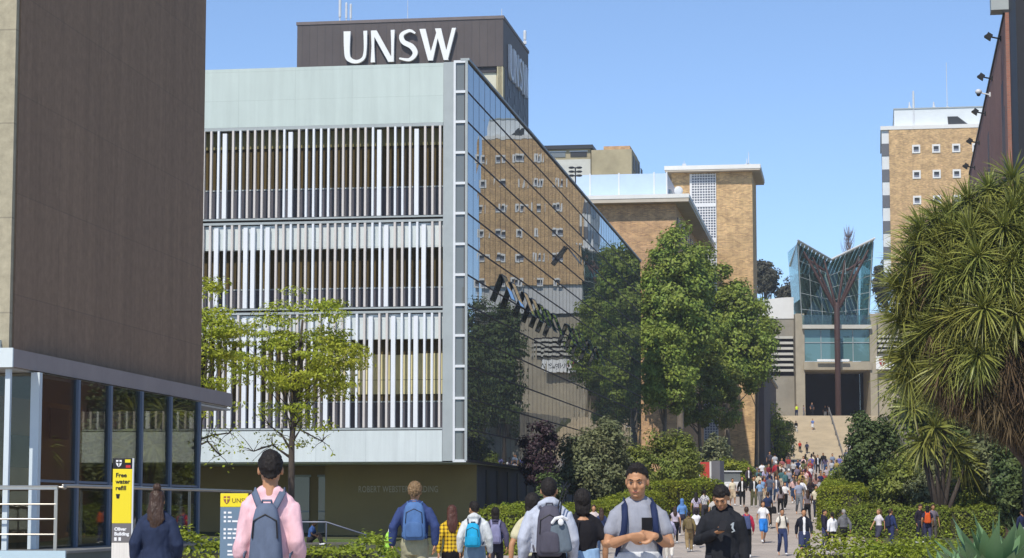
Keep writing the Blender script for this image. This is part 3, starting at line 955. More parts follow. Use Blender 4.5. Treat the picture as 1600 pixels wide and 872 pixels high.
# ================================================================== hall with the glass prow at the head of the steps
YS = 294.0
def sx(px): return WX(px, YS, 550)
def sz(py): return WZ(py, YS)
M_pier = mat('hall_sandstone', (.36, .315, .235), .85, .18, .5, bump=.004)
M_pierd = mat('hall_concrete', (.27, .245, .20), .9, .2, .4)
M_teal = clear_glass('hall_glass', (.60, .70, .67), 1.45, lo=.03, hi=.7)
M_rust = mat('brown_steel', (.062, .030, .024), .6, .15, 2)
M_teal2 = mirror_glass('hall_glass_lower', (.11, .21, .22), (.6, .75, .76), 1.5, lo=.05)
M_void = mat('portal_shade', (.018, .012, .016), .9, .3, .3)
M_slab = mat('hall_slab', (.52, .50, .44), .8, .08, 1)
ha = empty('glass_prow_hall', (.45, 0, 0), 0, 'concrete hall with a glass prow spreading like a tree above the steps', 'building')
Mh = None
zf = 13.2
MB().box(sx(1238), sx(1252), YS, YS + 6, zf, sz(490)).build('pier', M_pier, ha)
MB().box(sx(1354), sx(1365), YS, YS + 6, zf, sz(490)).build('pier', M_pier, ha)
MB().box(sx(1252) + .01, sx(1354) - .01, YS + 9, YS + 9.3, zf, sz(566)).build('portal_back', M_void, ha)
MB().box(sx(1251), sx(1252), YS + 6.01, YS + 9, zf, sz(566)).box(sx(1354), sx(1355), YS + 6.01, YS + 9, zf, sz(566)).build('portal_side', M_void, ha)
MB().box(sx(1252) + .01, sx(1354) - .01, YS + .4, YS + 9, zf + .005, zf + .05).build('portal_floor', M_tan, ha)
MB().box(sx(1250), sx(1356), YS - .3, YS + 9, sz(578), sz(565)).build('portal_beam', M_pier, ha)
MB().box(sx(1252) + .02, sx(1354) - .02, YS + .3, YS + .5, sz(564), sz(515)).build('lower_glazing', M_teal2, ha)
lm = MB()
for px in (1278, 1303, 1328): lm.box(sx(px) - .04, sx(px) + .04, YS + .2, YS + .298, sz(564), sz(515))
lm.box(sx(1252), sx(1354), YS + .2, YS + .297, sz(535) - .05, sz(535) + .05)
lm.build('glazing_bar', M_alu, ha)
MB().box(sx(1248), sx(1356), YS - .6, YS + 8, sz(514), sz(508)).build('balcony_slab', M_slab, ha)
MB().box(sx(1270), sx(1320), YS - .9, YS - .7, sz(565), sz(562)).build('beam_light', M_signw, ha)
MB().box(sx(1248), sx(1354), YS - .55, YS - .5, sz(508) + .01, sz(493)).build('balcony_glass', M_teal, ha)
# prow: two glass wings rising outwards, with depth
zk = sz(508)
def wing(s):
    xc_ = sx(1299)
    xo_b, xo_t = (sx(1248), sx(1239)) if s < 0 else (sx(1353), sx(1358))
    top_o, top_i = (sz(384), sz(408)) if s < 0 else (sz(381), sz(407))
    xi = xc_ - .0
    mb = MB()
    a0, a1 = (xo_b, YS + .4, zk), (xo_t, YS - 2.2, top_o)
    b0, b1 = (xi, YS + .4, zk), (xi, YS + 2.5, top_i)
    mb.quad(a0, b0, b1, a1)
    a2, a3 = (xo_b, YS + 8, zk), (xo_t, YS + 8, top_o)
    mb.quad(a0, a1, a3, a2)
    w = mb.build('glass_wing', M_teal, ha)
    so = w.modifiers.new('thick', 'SOLIDIFY'); so.thickness = .06
    fr = MB()
    for q in (.2, .4, .6, .8):
        A = Vector(a0).lerp(Vector(a1), q); B = Vector(b0).lerp(Vector(b1), q)
        fr.tube([A + Vector((0, -.08, 0)), B + Vector((0, -.08, 0))], .035, 5)
    for q in (0.02, .33, .66):
        A = Vector(a0).lerp(Vector(b0), q); B = Vector(a1).lerp(Vector(b1), q)
        fr.tube([A + Vector((0, -.08, 0)), B + Vector((0, -.08, 0))], .035 if q > .1 else .07, 5)
    fr.build('glazing_bar', M_alu, w)
    # roof leaf: ribbed plane with a pale edge, sloping back
    rf = MB()
    k = 9
    for i in range(k):
        t0, t1 = i / k, (i + .82) / k
        A = Vector(a1).lerp(Vector(b1), t0); B = Vector(a1).lerp(Vector(b1), t1)
        C = B + Vector((0, 9, -2.0)); D_ = A + Vector((0, 9, -2.0))
        up = Vector((0, 0, .12))
        A2, B2 = A + Vector((0, -.9, .28)), B + Vector((0, -.9, .28))
        rf.add([A2, B2, C, D_, A2 + up, B2 + up, C + up, D_ + up], [(0, 3, 2, 1), (4, 5, 6, 7), (0, 1, 5, 4), (1, 2, 6, 5), (2, 3, 7, 6), (3, 0, 4, 7)])
    r_ = rf.build('roof_leaf', mat('roof_rib', (.55, .58, .55), .6, .1, 1), ha)
    MB().tube([Vector(a1) + Vector((0, -1.0, .34)), Vector(b1) + Vector((0, -.98, .34))], .13, 6).build('roof_edge', M_eave if s > 0 else M_alu, r_)
wing(-1); wing(1)
MB().box(sx(1250), sx(1352), YS + 8.1, YS + 8.4, zk, sz(418)).build('hall_back_wall', mat('hall_interior', (.46, .50, .47), .8, .2, .3), ha)
# trunk and branches of the prow
xcol = sx(1300.5)
MB().tube([(xcol, YS - 1.6, zf), (xcol, YS - 1.6, sz(478))], [.38, .38], 12).build('steel_trunk', M_rust, ha, True)
for (bx_, by_, bo, r_) in ((1250, 396, -2.6, .22), (1264, 404, -2.2, .15), (1284, 408, -.2, .19), (1316, 408, -.2, .19), (1336, 403, -2.2, .15), (1350, 394, -2.6, .22)):
    a = Vector((xcol + (sx(bx_) - xcol) * .08, YS - 1.6, sz(482))); b = Vector((sx(bx_), YS - .3 + bo * .6, sz(by_)))
    MB().tube([a, a.lerp(b, .5), b], [r_ * .9, r_, r_ * .55], 8).build('steel_branch', M_rust, ha, True)
for (p_, q_) in ((1252, 1282), (1349, 1318)): MB().tube([(sx(p_), YS - 1.5, sz(404)), (sx(q_), YS - 1.3, sz(424))], .16, 6).build('steel_strut', M_rust, ha, True)
# side wings
lwg = MB().box(sx(1120), sx(1237), YS + 1.0, YS + 14, 8, sz(497)).build('left_wing_wall', M_pierd, ha)
lv = MB()
for k in range(7): lv.box(sx(1190), sx(1235), YS + .55, YS + .9, sz(580 - k * 8.6) - .02, sz(577.0 - k * 8.6) + .05)
lv.build('louvre', M_slab, lwg)
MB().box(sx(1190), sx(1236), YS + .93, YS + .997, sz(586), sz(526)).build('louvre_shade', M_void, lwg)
arc = [(sx(1150), sz(497) + .004), (sx(1237), sz(497) + .004)] + [(sx(1237 - 87 * q), sz(497) + .3 + (sz(467) - sz(497)) * math.sqrt(max(0, 1 - (q * .98) ** 2))) for q in [i / 10 for i in range(11)]]
MB().prism(arc, YS + .9, YS + 12).build('curved_roof', M_eave, ha)
rwg = MB().box(sx(1366), sx(1470), YS + 1.0, YS + 14, 8, sz(488)).build('right_wing_wall', M_pier, ha)
lv = MB()
for k in range(4): lv.box(sx(1367), sx(1440), YS + .55, YS + .9, sz(549 - k * 7.5) - .02, sz(546 - k * 7.5) + .05)
lv.build('louvre', M_slab, rwg)
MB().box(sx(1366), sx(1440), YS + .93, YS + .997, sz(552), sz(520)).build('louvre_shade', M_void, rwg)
bn = empty('hall_sign', (sx(1363) + .45, YS - .1, sz(577)), 0, 'white sign board with a crest on the hall wall beside the yucca', 'sign')
bw, bh = sx(1420) - sx(1363), sz(557) - sz(577)
MB().box(0, bw, .0, .9, 0, bh).build('board', M_signw, bn)
def crest(parent, x, z, h, y, m1, m2, face=1):
    """small shield: outline, cross, chief"""
    sh = [(x - h * .4, z + h * .5), (x + h * .4, z + h * .5), (x + h * .4, z), (x + h * .22, z - h * .32), (x, z - h * .5), (x - h * .22, z - h * .32), (x - h * .4, z)]
    c = MB().prism(sh, y - .004, y - .001).build('crest', m1, parent)
    MB().prism([(x - h * .07, z + h * .48), (x + h * .07, z + h * .48), (x + h * .07, z - h * .36), (x - h * .07, z - h * .36)], y - .008, y - .005).prism([(x - h * .36, z + h * .1), (x + h * .36, z + h * .1), (x + h * .36, z + h * .24), (x - h * .36, z + h * .24)], y - .0085, y - .0055).build('crest_cross', m2, c)
M_crimson = mat('crest_red', (.35, .04, .06), .6, .05, 1)
M_ink = mat('dark_ink', (.02, .02, .025), .6, .05, 1)
crest(bn, bw * .17, bh * .5, bh * .62, 0, M_crimson, M_signw)
text_mesh('board_lettering', 'UNSW', bh * .62, M_ink, bn, (bw * .32, -.003, bh * .27), depth=.002)
# wall and handrail of the steps
rl = MB()
a, b = Vector((39.5, 268.6, 8.3)), Vector((40.8, 288.6, 14.4))
rl.tube([a, b], .07, 6)
for q in (0, .25, .5, .75, 1): p = a.lerp(b, q); rl.tube([p, p - Vector((0, 0, 1.05))], .06, 6)
tag(rl.build('stair_handrail', mat('worn_steel', (.20, .19, .18), .6, .1, 2), smooth=True), 'long grey handrail climbing the middle of the wide steps', 'handrail')
rw = MB()
rw.box(sx(1195) , 33.1, 289.0, 290, 7, sz(622))
tag(rw.build('planter_wall', M_tan), 'tan planter wall left of the top of the steps', 'wall')
# ================================================================== plants
def quads_mesh(name, V, mats, mi=None, nside=4):
    """V: (n, nside, 3) separate faces"""
    n = V.shape[0]
    me = bpy.data.meshes.new(name)
    me.vertices.add(n * nside); me.loops.add(n * nside); me.polygons.add(n)
    me.vertices.foreach_set('co', V.reshape(-1).astype(np.float32))
    me.loops.foreach_set('vertex_index', np.arange(n * nside, dtype=np.int32))
    me.polygons.foreach_set('loop_start', np.arange(0, n * nside, nside, dtype=np.int32))
    me.polygons.foreach_set('loop_total', np.full(n, nside, dtype=np.int32))
    for m in mats: me.materials.append(m)
    if mi is not None: me.polygons.foreach_set('material_index', mi.astype(np.int32))
    me.update(); me.validate()
    return me
def rnd_dirs(rng, n):
    d = rng.normal(size=(n, 3)); return d / np.linalg.norm(d, axis=1, keepdims=True)
def leaf_quads(rng, P, out, size, asp=.55, upbias=.5, jit=.8):
    """leaf-sized diamonds at P, roughly facing 'out' """
    n = len(P)
    nrm = out + jit * rnd_dirs(rng, n) + np.array([0, 0, upbias])
    nrm /= np.linalg.norm(nrm, axis=1, keepdims=True)
    a = np.cross(nrm, rnd_dirs(rng, n)); a /= np.linalg.norm(a, axis=1, keepdims=True)
    b = np.cross(nrm, a)
    s = size * rng.uniform(.6, 1.35, (n, 1))
    w = s * asp
    fold = nrm * s * .12
    return np.stack([P - a * s, P - b * w + fold, P + a * s, P + b * w + fold], 1)
def clump_cloud(seed, c, r, nclump, nleaf, cl_r, size, shell=.55, asp=.55, droop=0, squash=.75, cut_low=-.8):
    rng = np.random.default_rng(seed)
    d = rnd_dirs(rng, nclump * 3)
    d = d[d[:, 2] > cut_low][:nclump]
    q = rng.uniform(shell, 1.0, (len(d), 1)) ** .6
    # uneven outline: lobes
    ph = rng.uniform(0, 6.28, 4)
    lob = 1 + .16 * np.sin(3 * np.arctan2(d[:, 1], d[:, 0]) + ph[0]) * np.cos(2.3 * d[:, 2] + ph[1]) + .12 * np.sin(5 * d[:, 0] + ph[2]) + .09 * np.sin(7 * d[:, 2] + ph[3])
    C = np.array(c) + d * q * np.array(r) * lob[:, None]
    rc = cl_r * rng.uniform(.6, 1.3, len(d))
    P, O = [], []
    for k in range(len(d)):
        e = rnd_dirs(rng, nleaf)
        rad = rc[k] * rng.uniform(.45, 1.05, (nleaf, 1))
        p = e * rad * np.array([1, 1, squash])
        p[:, 2] -= droop * (p[:, 0] ** 2 + p[:, 1] ** 2)
        P.append(C[k] + p); O.append(e * .7 + d[k] * .5)
    return leaf_quads(rng, np.concatenate(P), np.concatenate(O), size, asp), C
M_bark = mat('bark_grey', (.16, .13, .10), .95, .35, 3, bump=.02, bscale=12, stretch=(1, 1, .25))
M_barkd = mat('bark_dark', (.07, .055, .045), .95, .3, 3, bump=.02, bscale=12, stretch=(1, 1, .25))
def limbs(mb, base, top, r, C, rng, every=3, sag=.25, u0=.35):
    base, top = Vector(base), Vector(top)
    mid = base.lerp(top, .5) + Vector((rng.uniform(-.03, .03), rng.uniform(-.03, .03), 0)) * (top - base).length
    mb.tube([base - Vector((0, 0, .3)), base + Vector((0, 0, .4)), mid, top], [r * 1.35, r, r * .75, r * .3], 8)
    for k in range(0, len(C), every):
        t = Vector(C[k]); u = rng.uniform(u0, .92)
        s = base.lerp(mid, u * 2) if u < .5 else mid.lerp(top, u * 2 - 1)
        m = s.lerp(t, .5) - Vector((0, 0, sag * rng.uniform(-.4, 1)))
        rr = r * (.42 - .32 * u) * (.7 if u0 > .4 else 1)
        mb.tube([s, m, t], [rr, rr * .65, rr * .25], 5, dome=False)
def tree(name, base, c, r, seed, label, leafm, nclump=90, nleaf=90, cl_r=.8, size=.17, trunk_r=.25, barkm=None, group=None, shell=.5, asp=.55, cat='tree', every=3, squash=.75, droop=0, top=None, cut_low=-.8, u0=.35):
    """base: world point of the trunk's foot; c: crown centre above the foot; r: crown radii"""
    o = empty(name, base, 0, label, cat, group)
    V, C = clump_cloud(seed, c, r, nclump, nleaf, cl_r, size, shell, asp, droop, squash, cut_low)
    rng = np.random.default_rng(seed + 5)
    mb = MB()
    limbs(mb, (0, 0, 0), top or (c[0], c[1], c[2] + r[2] * .5), trunk_r, C, rng, every, .25, u0)
    mb.build('trunk', barkm or M_bark, o, True)
    me = quads_mesh('crown', V, [leafm]); link_mesh('crown', me, o)
    return o
L_plane = leaf_mat('plane_leaf', (0.235, 0.295, 0.049), .3, .45)
L_spring = leaf_mat('spring_leaf', (0.380, 0.414, 0.042), .4, .35)
L_dark = leaf_mat('dark_leaf', (0.088, 0.124, 0.037), .2, .45)
L_grey = leaf_mat('grey_green_leaf', (0.186, 0.202, 0.097), .25, .5)
L_mid = leaf_mat('mid_leaf', (0.204, 0.240, 0.048), .3, .45)
L_hedge = leaf_mat('hedge_leaf', (0.255, 0.297, 0.031), .3, .4)
L_hedged = leaf_mat('deep_hedge_leaf', (0.204, 0.250, 0.034), .25, .45)
L_purple = leaf_mat('purple_leaf', (0.048, 0.027, 0.036), .15, .4)
L_gum = leaf_mat('gum_leaf', (0.096, 0.093, 0.063), .25, .4)
L_con = leaf_mat('conifer_leaf', (0.088, 0.124, 0.042), .2, .45)
M_twig = mat('inner_twigs', (.05, .05, .022), .95, .4, 4)
M_twigb = mat('bare_twigs', (.22, .18, .19), .9, .2, 4)
def Bs(px, Y, dz=0):  # foot of a plant on the ground at a photo column
    return Vector((WX(px, Y, 780), Y, gz(Y) + dz))
# the broad plane tree beyond the glass flank
b = Bs(1064, 190)
zc = WZ(484, 190) - b.z
tree('plane_tree', b, (0, 0, zc), (3.35, 3.4, 7.0), 21, 'tallest bright green plane tree at the end of the glass flank', L_plane, 210, 200, 1.05, .17, .34, shell=.3, every=9, squash=.8)
tree('plane_tree', Bs(1140, 206), (0, 0, WZ(535, 206) - gz(206)), (3.9, 3.3, 6.8), 24, 'second bright green plane tree, overlapping the brick stair tower', L_plane, 190, 190, 1.1, .17, .3, shell=.3, every=9)
tree('plane_tree', Bs(1182, 212), (0, 0, WZ(545, 212) - gz(212)), (1.9, 2.0, 4.5), 22, 'smallest plane tree, reaching past the right edge of the stair tower', L_plane, 60, 150, .8, .16, .18, shell=.3, every=6)
tree('plane_tree', Bs(1096, 200), (0, 0, WZ(628, 200) - gz(200)), (3.7, 2.2, 3.8), 25, 'shady low tree filling the gap below the two plane trees', L_mid, 80, 150, .8, .15, .18, shell=.3, every=6)
tree('plane_tree', Bs(1036, 182), (0, 0, WZ(585, 182) - gz(182)), (1.9, 2.0, 4.6), 23, 'slender leafy tree between the glass flank and the tallest plane tree', L_plane, 90, 160, .8, .15, .2, shell=.3, every=6)
# airy spring trees in front of the louvres
def airy(px_base, Y, px_c, py_c, rpx, rpy, seed, label, n=60, nleaf=34):
    b = Bs(px_base, Y)
    k = Y / F_PX
    c = ((px_c - px_base) * k, 0, WZ(py_c, Y) - b.z)
    return tree('street_tree', b, c, (rpx * k, rpx * k * .8, rpy * k), seed, label, L_spring, n, nleaf, .50, .056, .12, M_barkd, 'young trees in front of the louvred building', shell=.2, asp=.5, every=3, squash=.32, top=(c[0], 0, c[2] + rpy * k * .55), cut_low=-1, u0=.5)
T1 = airy(455, 70, 470, 560, 112, 108, 31, 'thin young tree with yellow green spring leaves in front of the louvres', 150, 105)
T2 = airy(300, 66, 318, 545, 66, 118, 34, 'second spring green tree, half hidden behind the dark aggregate building', 95, 100)

def low_limbs(tree_obj, b, Y, lims):
    rng = np.random.default_rng(77)
    mb = MB(); P_, O_ = [], []
    for pts in lims:
        q = [Vector((W(px, py, Y).x - b.x, dy, W(px, py, Y).z - b.z)) for px, py, dy in pts]
        mb.tube(q, [.045, .03, .02, .012][:len(q)], 5, dome=False)
        for a in q[-2:]:
            for k in range(7):
                e = a + Vector(rng.normal(0, .28, 3)); mb.tube([a, a.lerp(e, .5) + Vector((0, 0, .05)), e], [.012, .009, .005], 4, dome=False)
                P_.append(np.array(e) + rng.normal(0, .09, (6, 3))); O_.append(rnd_dirs(rng, 6))
    mb.build('low_branch', M_barkd, tree_obj, True)
    link_mesh('leaf_spray', quads_mesh('leaf_spray', leaf_quads(rng, np.concatenate(P_), np.concatenate(O_), .05), [L_spring]), tree_obj)['kind'] = 'stuff'
low_limbs(T1, Bs(455, 70), 70, [[(455, 705, 0), (440, 680, .1), (420, 664, .1)], [(457, 690, 0), (470, 672, -.2), (505, 690, -.3)], [(453, 715, 0), (425, 695, .1), (395, 705, .2)]])
low_limbs(T2, Bs(300, 66), 66, [[(300, 700, 0), (325, 690, -.1), (345, 712, -.1)], [(302, 690, 0), (330, 680, .1), (358, 676, .2)]])
# low twiggy branches beneath
def twigs(name, pts, label):
    mb = MB(); rng = random.Random(len(label))
    V = []
    for p in pts:
        p = [Vector(q) for q in p]
        mb.tube(p, [.03, .022, .015, .01][:len(p)], 5, dome=False)
    return mb
# shrubs and hedges
def hedge(name, pts, w, h, label, leafm, seed, group='clipped hedges along the mall', size=.05, dens=240, cat='hedge'):
    """clipped hedge along pts (world x, y); h is the top above ground"""
    rng = np.random.default_rng(seed)
    b0 = Vector((pts[0][0], pts[0][1], gz(pts[0][1])))
    o = empty(name, b0, 0, label, cat, group)
    core = MB(); Ps, Os = [], []
    for (p, q) in zip(pts, pts[1:]):
        p3 = Vector((p[0], p[1], gz(p[1]))) - b0; q3 = Vector((q[0], q[1], gz(q[1]))) - b0
        L = (q3.xy - p3.xy).length
        ang = math.atan2(q3.y - p3.y, q3.x - p3.x)
        t = np.array([math.cos(ang), math.sin(ang)]); s = np.array([-t[1], t[0]])
        hw = w / 2 - .07
        poly = []
        for (u, v) in ((.1, -hw), (L - .1, -hw), (L - .1, hw), (.1, hw)): poly.append((p3.x + t[0] * u + s[0] * v, p3.y + t[1] * u + s[1] * v))
        n4 = len(poly)
        zb = [p3.z, q3.z, q3.z, p3.z]
        vs = [(x, y, z - .4) for (x, y), z in zip(poly, zb)] + [(x, y, z + h - .08) for (x, y), z in zip(poly, zb)]
        core.add(vs, [(0, 3, 2, 1), (4, 5, 6, 7), (0, 1, 5, 4), (1, 2, 6, 5), (2, 3, 7, 6), (3, 0, 4, 7)])
        n = int(dens * (L * (w + 2 * h) + 2 * w * h))
        u = rng.uniform(-.05, L + .05, n); f = rng.uniform(0, 1, n)
        tot = w + 2 * h
        sel = f * tot
        v = np.where(sel < w, sel - w / 2, np.where(sel < w + h, -w / 2, w / 2))
        z = np.where(sel < w, h, np.where(sel < w + h, sel - w, sel - w - h))
        ends = rng.uniform(0, 1, n) < (2 * w * h) / (L * tot + 2 * w * h)
        u = np.where(ends, np.where(rng.uniform(0, 1, n) < .5, 0, L), u)
        v = np.where(ends, rng.uniform(-w / 2, w / 2, n), v); z = np.where(ends, rng.uniform(0, h, n), z)
        no = np.stack([np.where(ends, np.where(u < L / 2, -1, 1) * t[0], np.where(sel < w, 0, np.sign(v) * s[0])), np.where(ends, np.where(u < L / 2, -1, 1) * t[1], np.where(sel < w, 0, np.sign(v) * s[1])), np.where((sel < w) & ~ends, 1.0, 0)], 1)
        wob = .08 * np.sin(u * 2.3 + seed) + .06 * np.sin(u * 5.1 + 2 * v) + .04 * np.sin(u * 11 + 3 * z) + np.abs(rng.normal(0, .06, n)) - .03
        zz = p3.z + (q3.z - p3.z) * np.clip(u / L, 0, 1)
        P_ = np.stack([p3.x + t[0] * u + s[0] * v, p3.y + t[1] * u + s[1] * v, zz + z], 1) + no * wob[:, None]
        Ps.append(P_); Os.append(no)
    core.build('stems', M_twig, o)
    V = leaf_quads(rng, np.concatenate(Ps), np.concatenate(Os), size, .55, .4, .9)
    link_mesh('foliage', quads_mesh('foliage', V, [leafm]), o)
    return o
def shrub(name, px, Y, py_top, wpx, label, leafm, seed, size=.07, nclump=60, nleaf=110, depth=1.0, cl=.45, group=None, dz=0, shell=.6, asp=.5, cat='shrub'):
    b = Bs(px, Y)
    k = Y / F_PX
    h = WZ(py_top, Y) - b.z
    o = empty(name, b, 0, label, cat, group)
    rx, rz = wpx * k / 2, h / 2
    V, C = clump_cloud(seed, (0, 0, rz), (rx * .82, rx * .8 * depth, rz * .86), nclump, nleaf, cl, size, shell, asp, cut_low=-1)
    mb = MB()
    rng = np.random.default_rng(seed)
    for k_ in range(0, len(C), 2):
        mb.tube([(rng.uniform(-.1, .1), rng.uniform(-.1, .1), -.2), (C[k_][0] * .5, C[k_][1] * .5, C[k_][2] * .6), tuple(C[k_])], [.05, .03, .012], 5, dome=False)
    mb.build('stems', M_twig, o, True)
    link_mesh('foliage', quads_mesh('foliage', V, [leafm]), o)
    return o
# left of the mall
hedge('clipped_hedge', [(WX(780, 82), 82), (WX(838, 90), 90)], 1.6, 1.62, 'bright clipped hedge between the dark pilasters and the grey hooded man', L_hedge, 41, size=.055, dens=420)
hedge('clipped_hedge', [(WX(868, 92), 92), (WX(955, 100), 100), (WX(1010, 112), 112)], 1.6, 1.45, 'clipped hedge behind the woman in the black top', L_hedge, 42, size=.055, dens=400)
hedge('clipped_hedge', [(WX(1000, 116), 116), (WX(1108, 122), 122)], 1.8, 1.75, 'clipped hedge left of the red banner board', L_hedge, 43, size=.06, dens=360)
hedge('low_hedge', [(WX(235, 28), 28), (WX(600, 28.4), 28.4)], 1.1, WZ(856, 28) - gz(28), 'low yellow green hedge at the bottom left, around the blue directory sign', L_hedge, 44, size=.032, dens=900)
shrub('round_shrub', 938, 112, 648, 128, 'large grey green shrub in front of the glass, behind the grey shirt man', L_grey, 51, .10, 110, 150, cl=.6)
shrub('round_shrub', 1045, 128, 668, 120, 'mid green shrub beside the red banner board', L_mid, 52, .10, 100, 130, cl=.6)
shrub('round_shrub', 992, 118, 690, 70, 'narrow green shrub between the large grey shrub and the red banner board', L_mid, 53, .09, 60, 120, cl=.5)
shrub('round_shrub', 1078, 138, 700, 70, 'yellowish shrub just left of the red banner board', L_hedged, 54, .09, 60, 120, cl=.5)
shrub('round_shrub', 1118, 182, 676, 52, 'grey shrub below the pierced screen', L_grey, 55, .12, 50, 100, cl=.6)
shrub('round_shrub', 1146, 170, 716, 66, 'rounded lime green bush at the foot of the brick stair tower', L_hedge, 56, .10, 50, 120, cl=.5)
tree('purple_tree', Bs(846, 104), (0, 0, WZ(716, 104) - gz(104)), (.75, .8, 1.75), 57, 'slim purple leaved tree against the glass flank', L_purple, 60, 110, .36, .075, .07, M_barkd, every=2)
shrub('round_shrub', 858, 100, 735, 50, 'dark low shrub at the foot of the purple tree', L_dark, 58, .08, 40, 110, cl=.4)
shrub('round_shrub', 1213, 262, 632, 44, 'pale spiky bush at the foot of the hall wall', L_spring, 59, .16, 30, 60, cl=.8)
shrub('round_shrub', 1228, 263, 655, 34, 'olive bush beside the left edge of the wide steps', L_mid, 60, .14, 30, 80, cl=.7)
# right of the mall
hedge('clipped_hedge', [(WX(1302, 100), 100), (WX(1480, 99.5), 99.5), (WX(1600, 99), 99)], 1.6, WZ(794, 100) - gz(100), 'long clipped hedge behind the walkers at the right', L_hedged, 61, size=.055, dens=420)
hedge('clipped_hedge', [(WX(1316, 104), 104), (WX(1322, 132), 132)], 2.0, 1.9, 'clipped hedge running up the right edge of the mall', L_hedge, 62, size=.06, dens=360)
hedge('low_hedge', [(WX(1300, 33), 33), (WX(1420, 31), 31), (WX(1500, 30), 30)], 1.2, WZ(861, 31) - gz(31), 'low green hedge at the bottom right beside the big succulent', L_hedge, 63, size=.032, dens=800)
shrub('dark_shrub', 1362, 112, 645, 96, 'dark upright shrub at the right edge of the mall below the hall sign', L_con, 64, .10, 130, 150, cl=.5)
shrub('round_shrub', 1330, 120, 715, 70, 'mid green shrub at the lower left of the dark upright shrub', L_mid, 65, .09, 60, 120, cl=.5)
for (px, Y, py, w, m, lab, sd) in ((1408, 107, 712, 110, L_mid, 'olive green bush under the small yucca, first from the left', 66), (1470, 105, 725, 110, L_grey, 'grey green bush under the small yucca, second from the left', 67),
                                    (1530, 104, 735, 110, L_hedged, 'mossy bush below the dead leaf skirt of the big yucca', 68), (1590, 104, 718, 110, L_dark, 'dark bush at the right edge behind the long hedge', 69),
                                    (1440, 112, 690, 120, L_grey, 'tall grey bush behind the small yucca', 70), (1520, 110, 690, 110, L_mid, 'tall olive bush between the small yucca and the big yucca', 71)):
    shrub('round_shrub', px, Y, py, w, lab, m, sd, .09, 90, 130, cl=.5)
shrub('dark_shrub', 1586, 88.5, 610, 66, 'tall dark shrub against the red brick wall at the right edge', L_dark, 72, .09, 110, 140, cl=.45)
# trees further off on the right: seen between things, and mirrored in the glass
for (px, Y, py, w, sd, m, lab) in ((1455, 264, 470, 62, 91, L_dark, 'dark tree between the hall sign and the yucca, left of two'), (1500, 266, 470, 70, 92, L_dark, 'dark tree between the hall sign and the yucca, right of two'), (1452, 222, 520, 60, 81, L_dark, 'dark slim tree just behind the left side of the yucca'), (1490, 226, 500, 150, 82, L_dark, 'broad dark tree behind the yucca'), (1600, 215, 375, 200, 83, L_gum, 'dull green tree behind the yucca at the right edge'), (1700, 190, 440, 260, 87, L_mid, 'tree beyond the right edge, mirrored in the left part of the glass flank')):
    b = Bs(px, Y); k = Y / F_PX; h = WZ(py, Y) - b.z
    tree('mall_tree', b, (0, 0, h * .58), (w * k / 2, w * k / 2, h * .42), sd, lab, m, 110, 110, 1.5, .26, .4, M_barkd, 'tall trees on the right of the mall', shell=.4)
for (X_, Y, h, r_, sd, m, lab) in ((22.5, 113, 9.5, 3.4, 184, L_mid, 'leafy tree behind the giant yucca, in front of the red brick building'), (24.5, 109, 10, 3.6, 185, L_dark, 'darker leafy tree at the foot of the red brick building'), (23.2, 102, 7, 2.4, 186, L_grey, 'grey green tree at the right edge under the giant yucca'), (24, 62, 9.5, 4.2, 181, L_mid, 'leafy tree beyond the right edge, mirrored in the cafe glass'), (27, 86, 12, 5, 182, L_plane, 'taller leafy tree beyond the right edge, mirrored in the cafe glass'), (21, 46, 8, 3.4, 183, L_mid, 'smaller leafy tree beyond the right edge, nearest to the camera')):
    tree('mall_tree', Vector((X_, Y, gz(Y))), (0, 0, h * .58), (r_, r_, h * .42), sd, lab, m, 110, 150, 1.1, .12, .25, M_barkd, 'tall trees on the right of the mall', shell=.3, every=8)
for (px, Y, py, w, sd, lab) in ((1198, 330, 408, 30, 84, 'gum tree peeping out behind the brick stair tower'), (1232, 340, 440, 30, 85, 'low gum crown behind the curved white roof'), (1388, 335, 405, 46, 86, 'grey gum tree behind the right side of the glass prow')):
    b = Vector((WX(px, Y, 600), Y, gz(Y))); k = Y / F_PX; h = WZ(py, Y) - b.z
    tree('gum_tree', b, (0, 0, h - w * k * .9), (w * k / 2, w * k / 2, w * k * .9), sd, lab, L_gum, 60, 90, .9, .24, .4, M_bark, 'gum trees behind the hall', shell=.3)
b = Vector((WX(1328, 340, 500), 340, gz(340)))
bt_ = empty('bare_tree', b, 0, 'leafless grey tree sticking up behind the glass prow', 'tree')
mb = MB(); rr = random.Random(5); ht = WZ(348, 340) - b.z
mb.tube([(0, 0, 0), (0, 0, ht * .6), (0, 0, ht * .98)], [.4, .22, .04], 6)
mb.build('trunk', M_twigb, bt_, True)
mb = MB()
for k in range(170):
    z0 = ht * rr.uniform(.62, .93); a = rr.uniform(0, 6.28); L = rr.uniform(1.0, 3.0) * (1.05 - (z0 / ht - .6) * 1.6)
    mb.tube([(0, 0, z0), (math.cos(a) * L * .5, math.sin(a) * L * .5, z0 + L * .9), (math.cos(a) * L * .62, math.sin(a) * L * .62, z0 + L * 1.5)], [.04, .028, .012], 4, dome=False)
mb.build('crown', M_twigb, bt_)

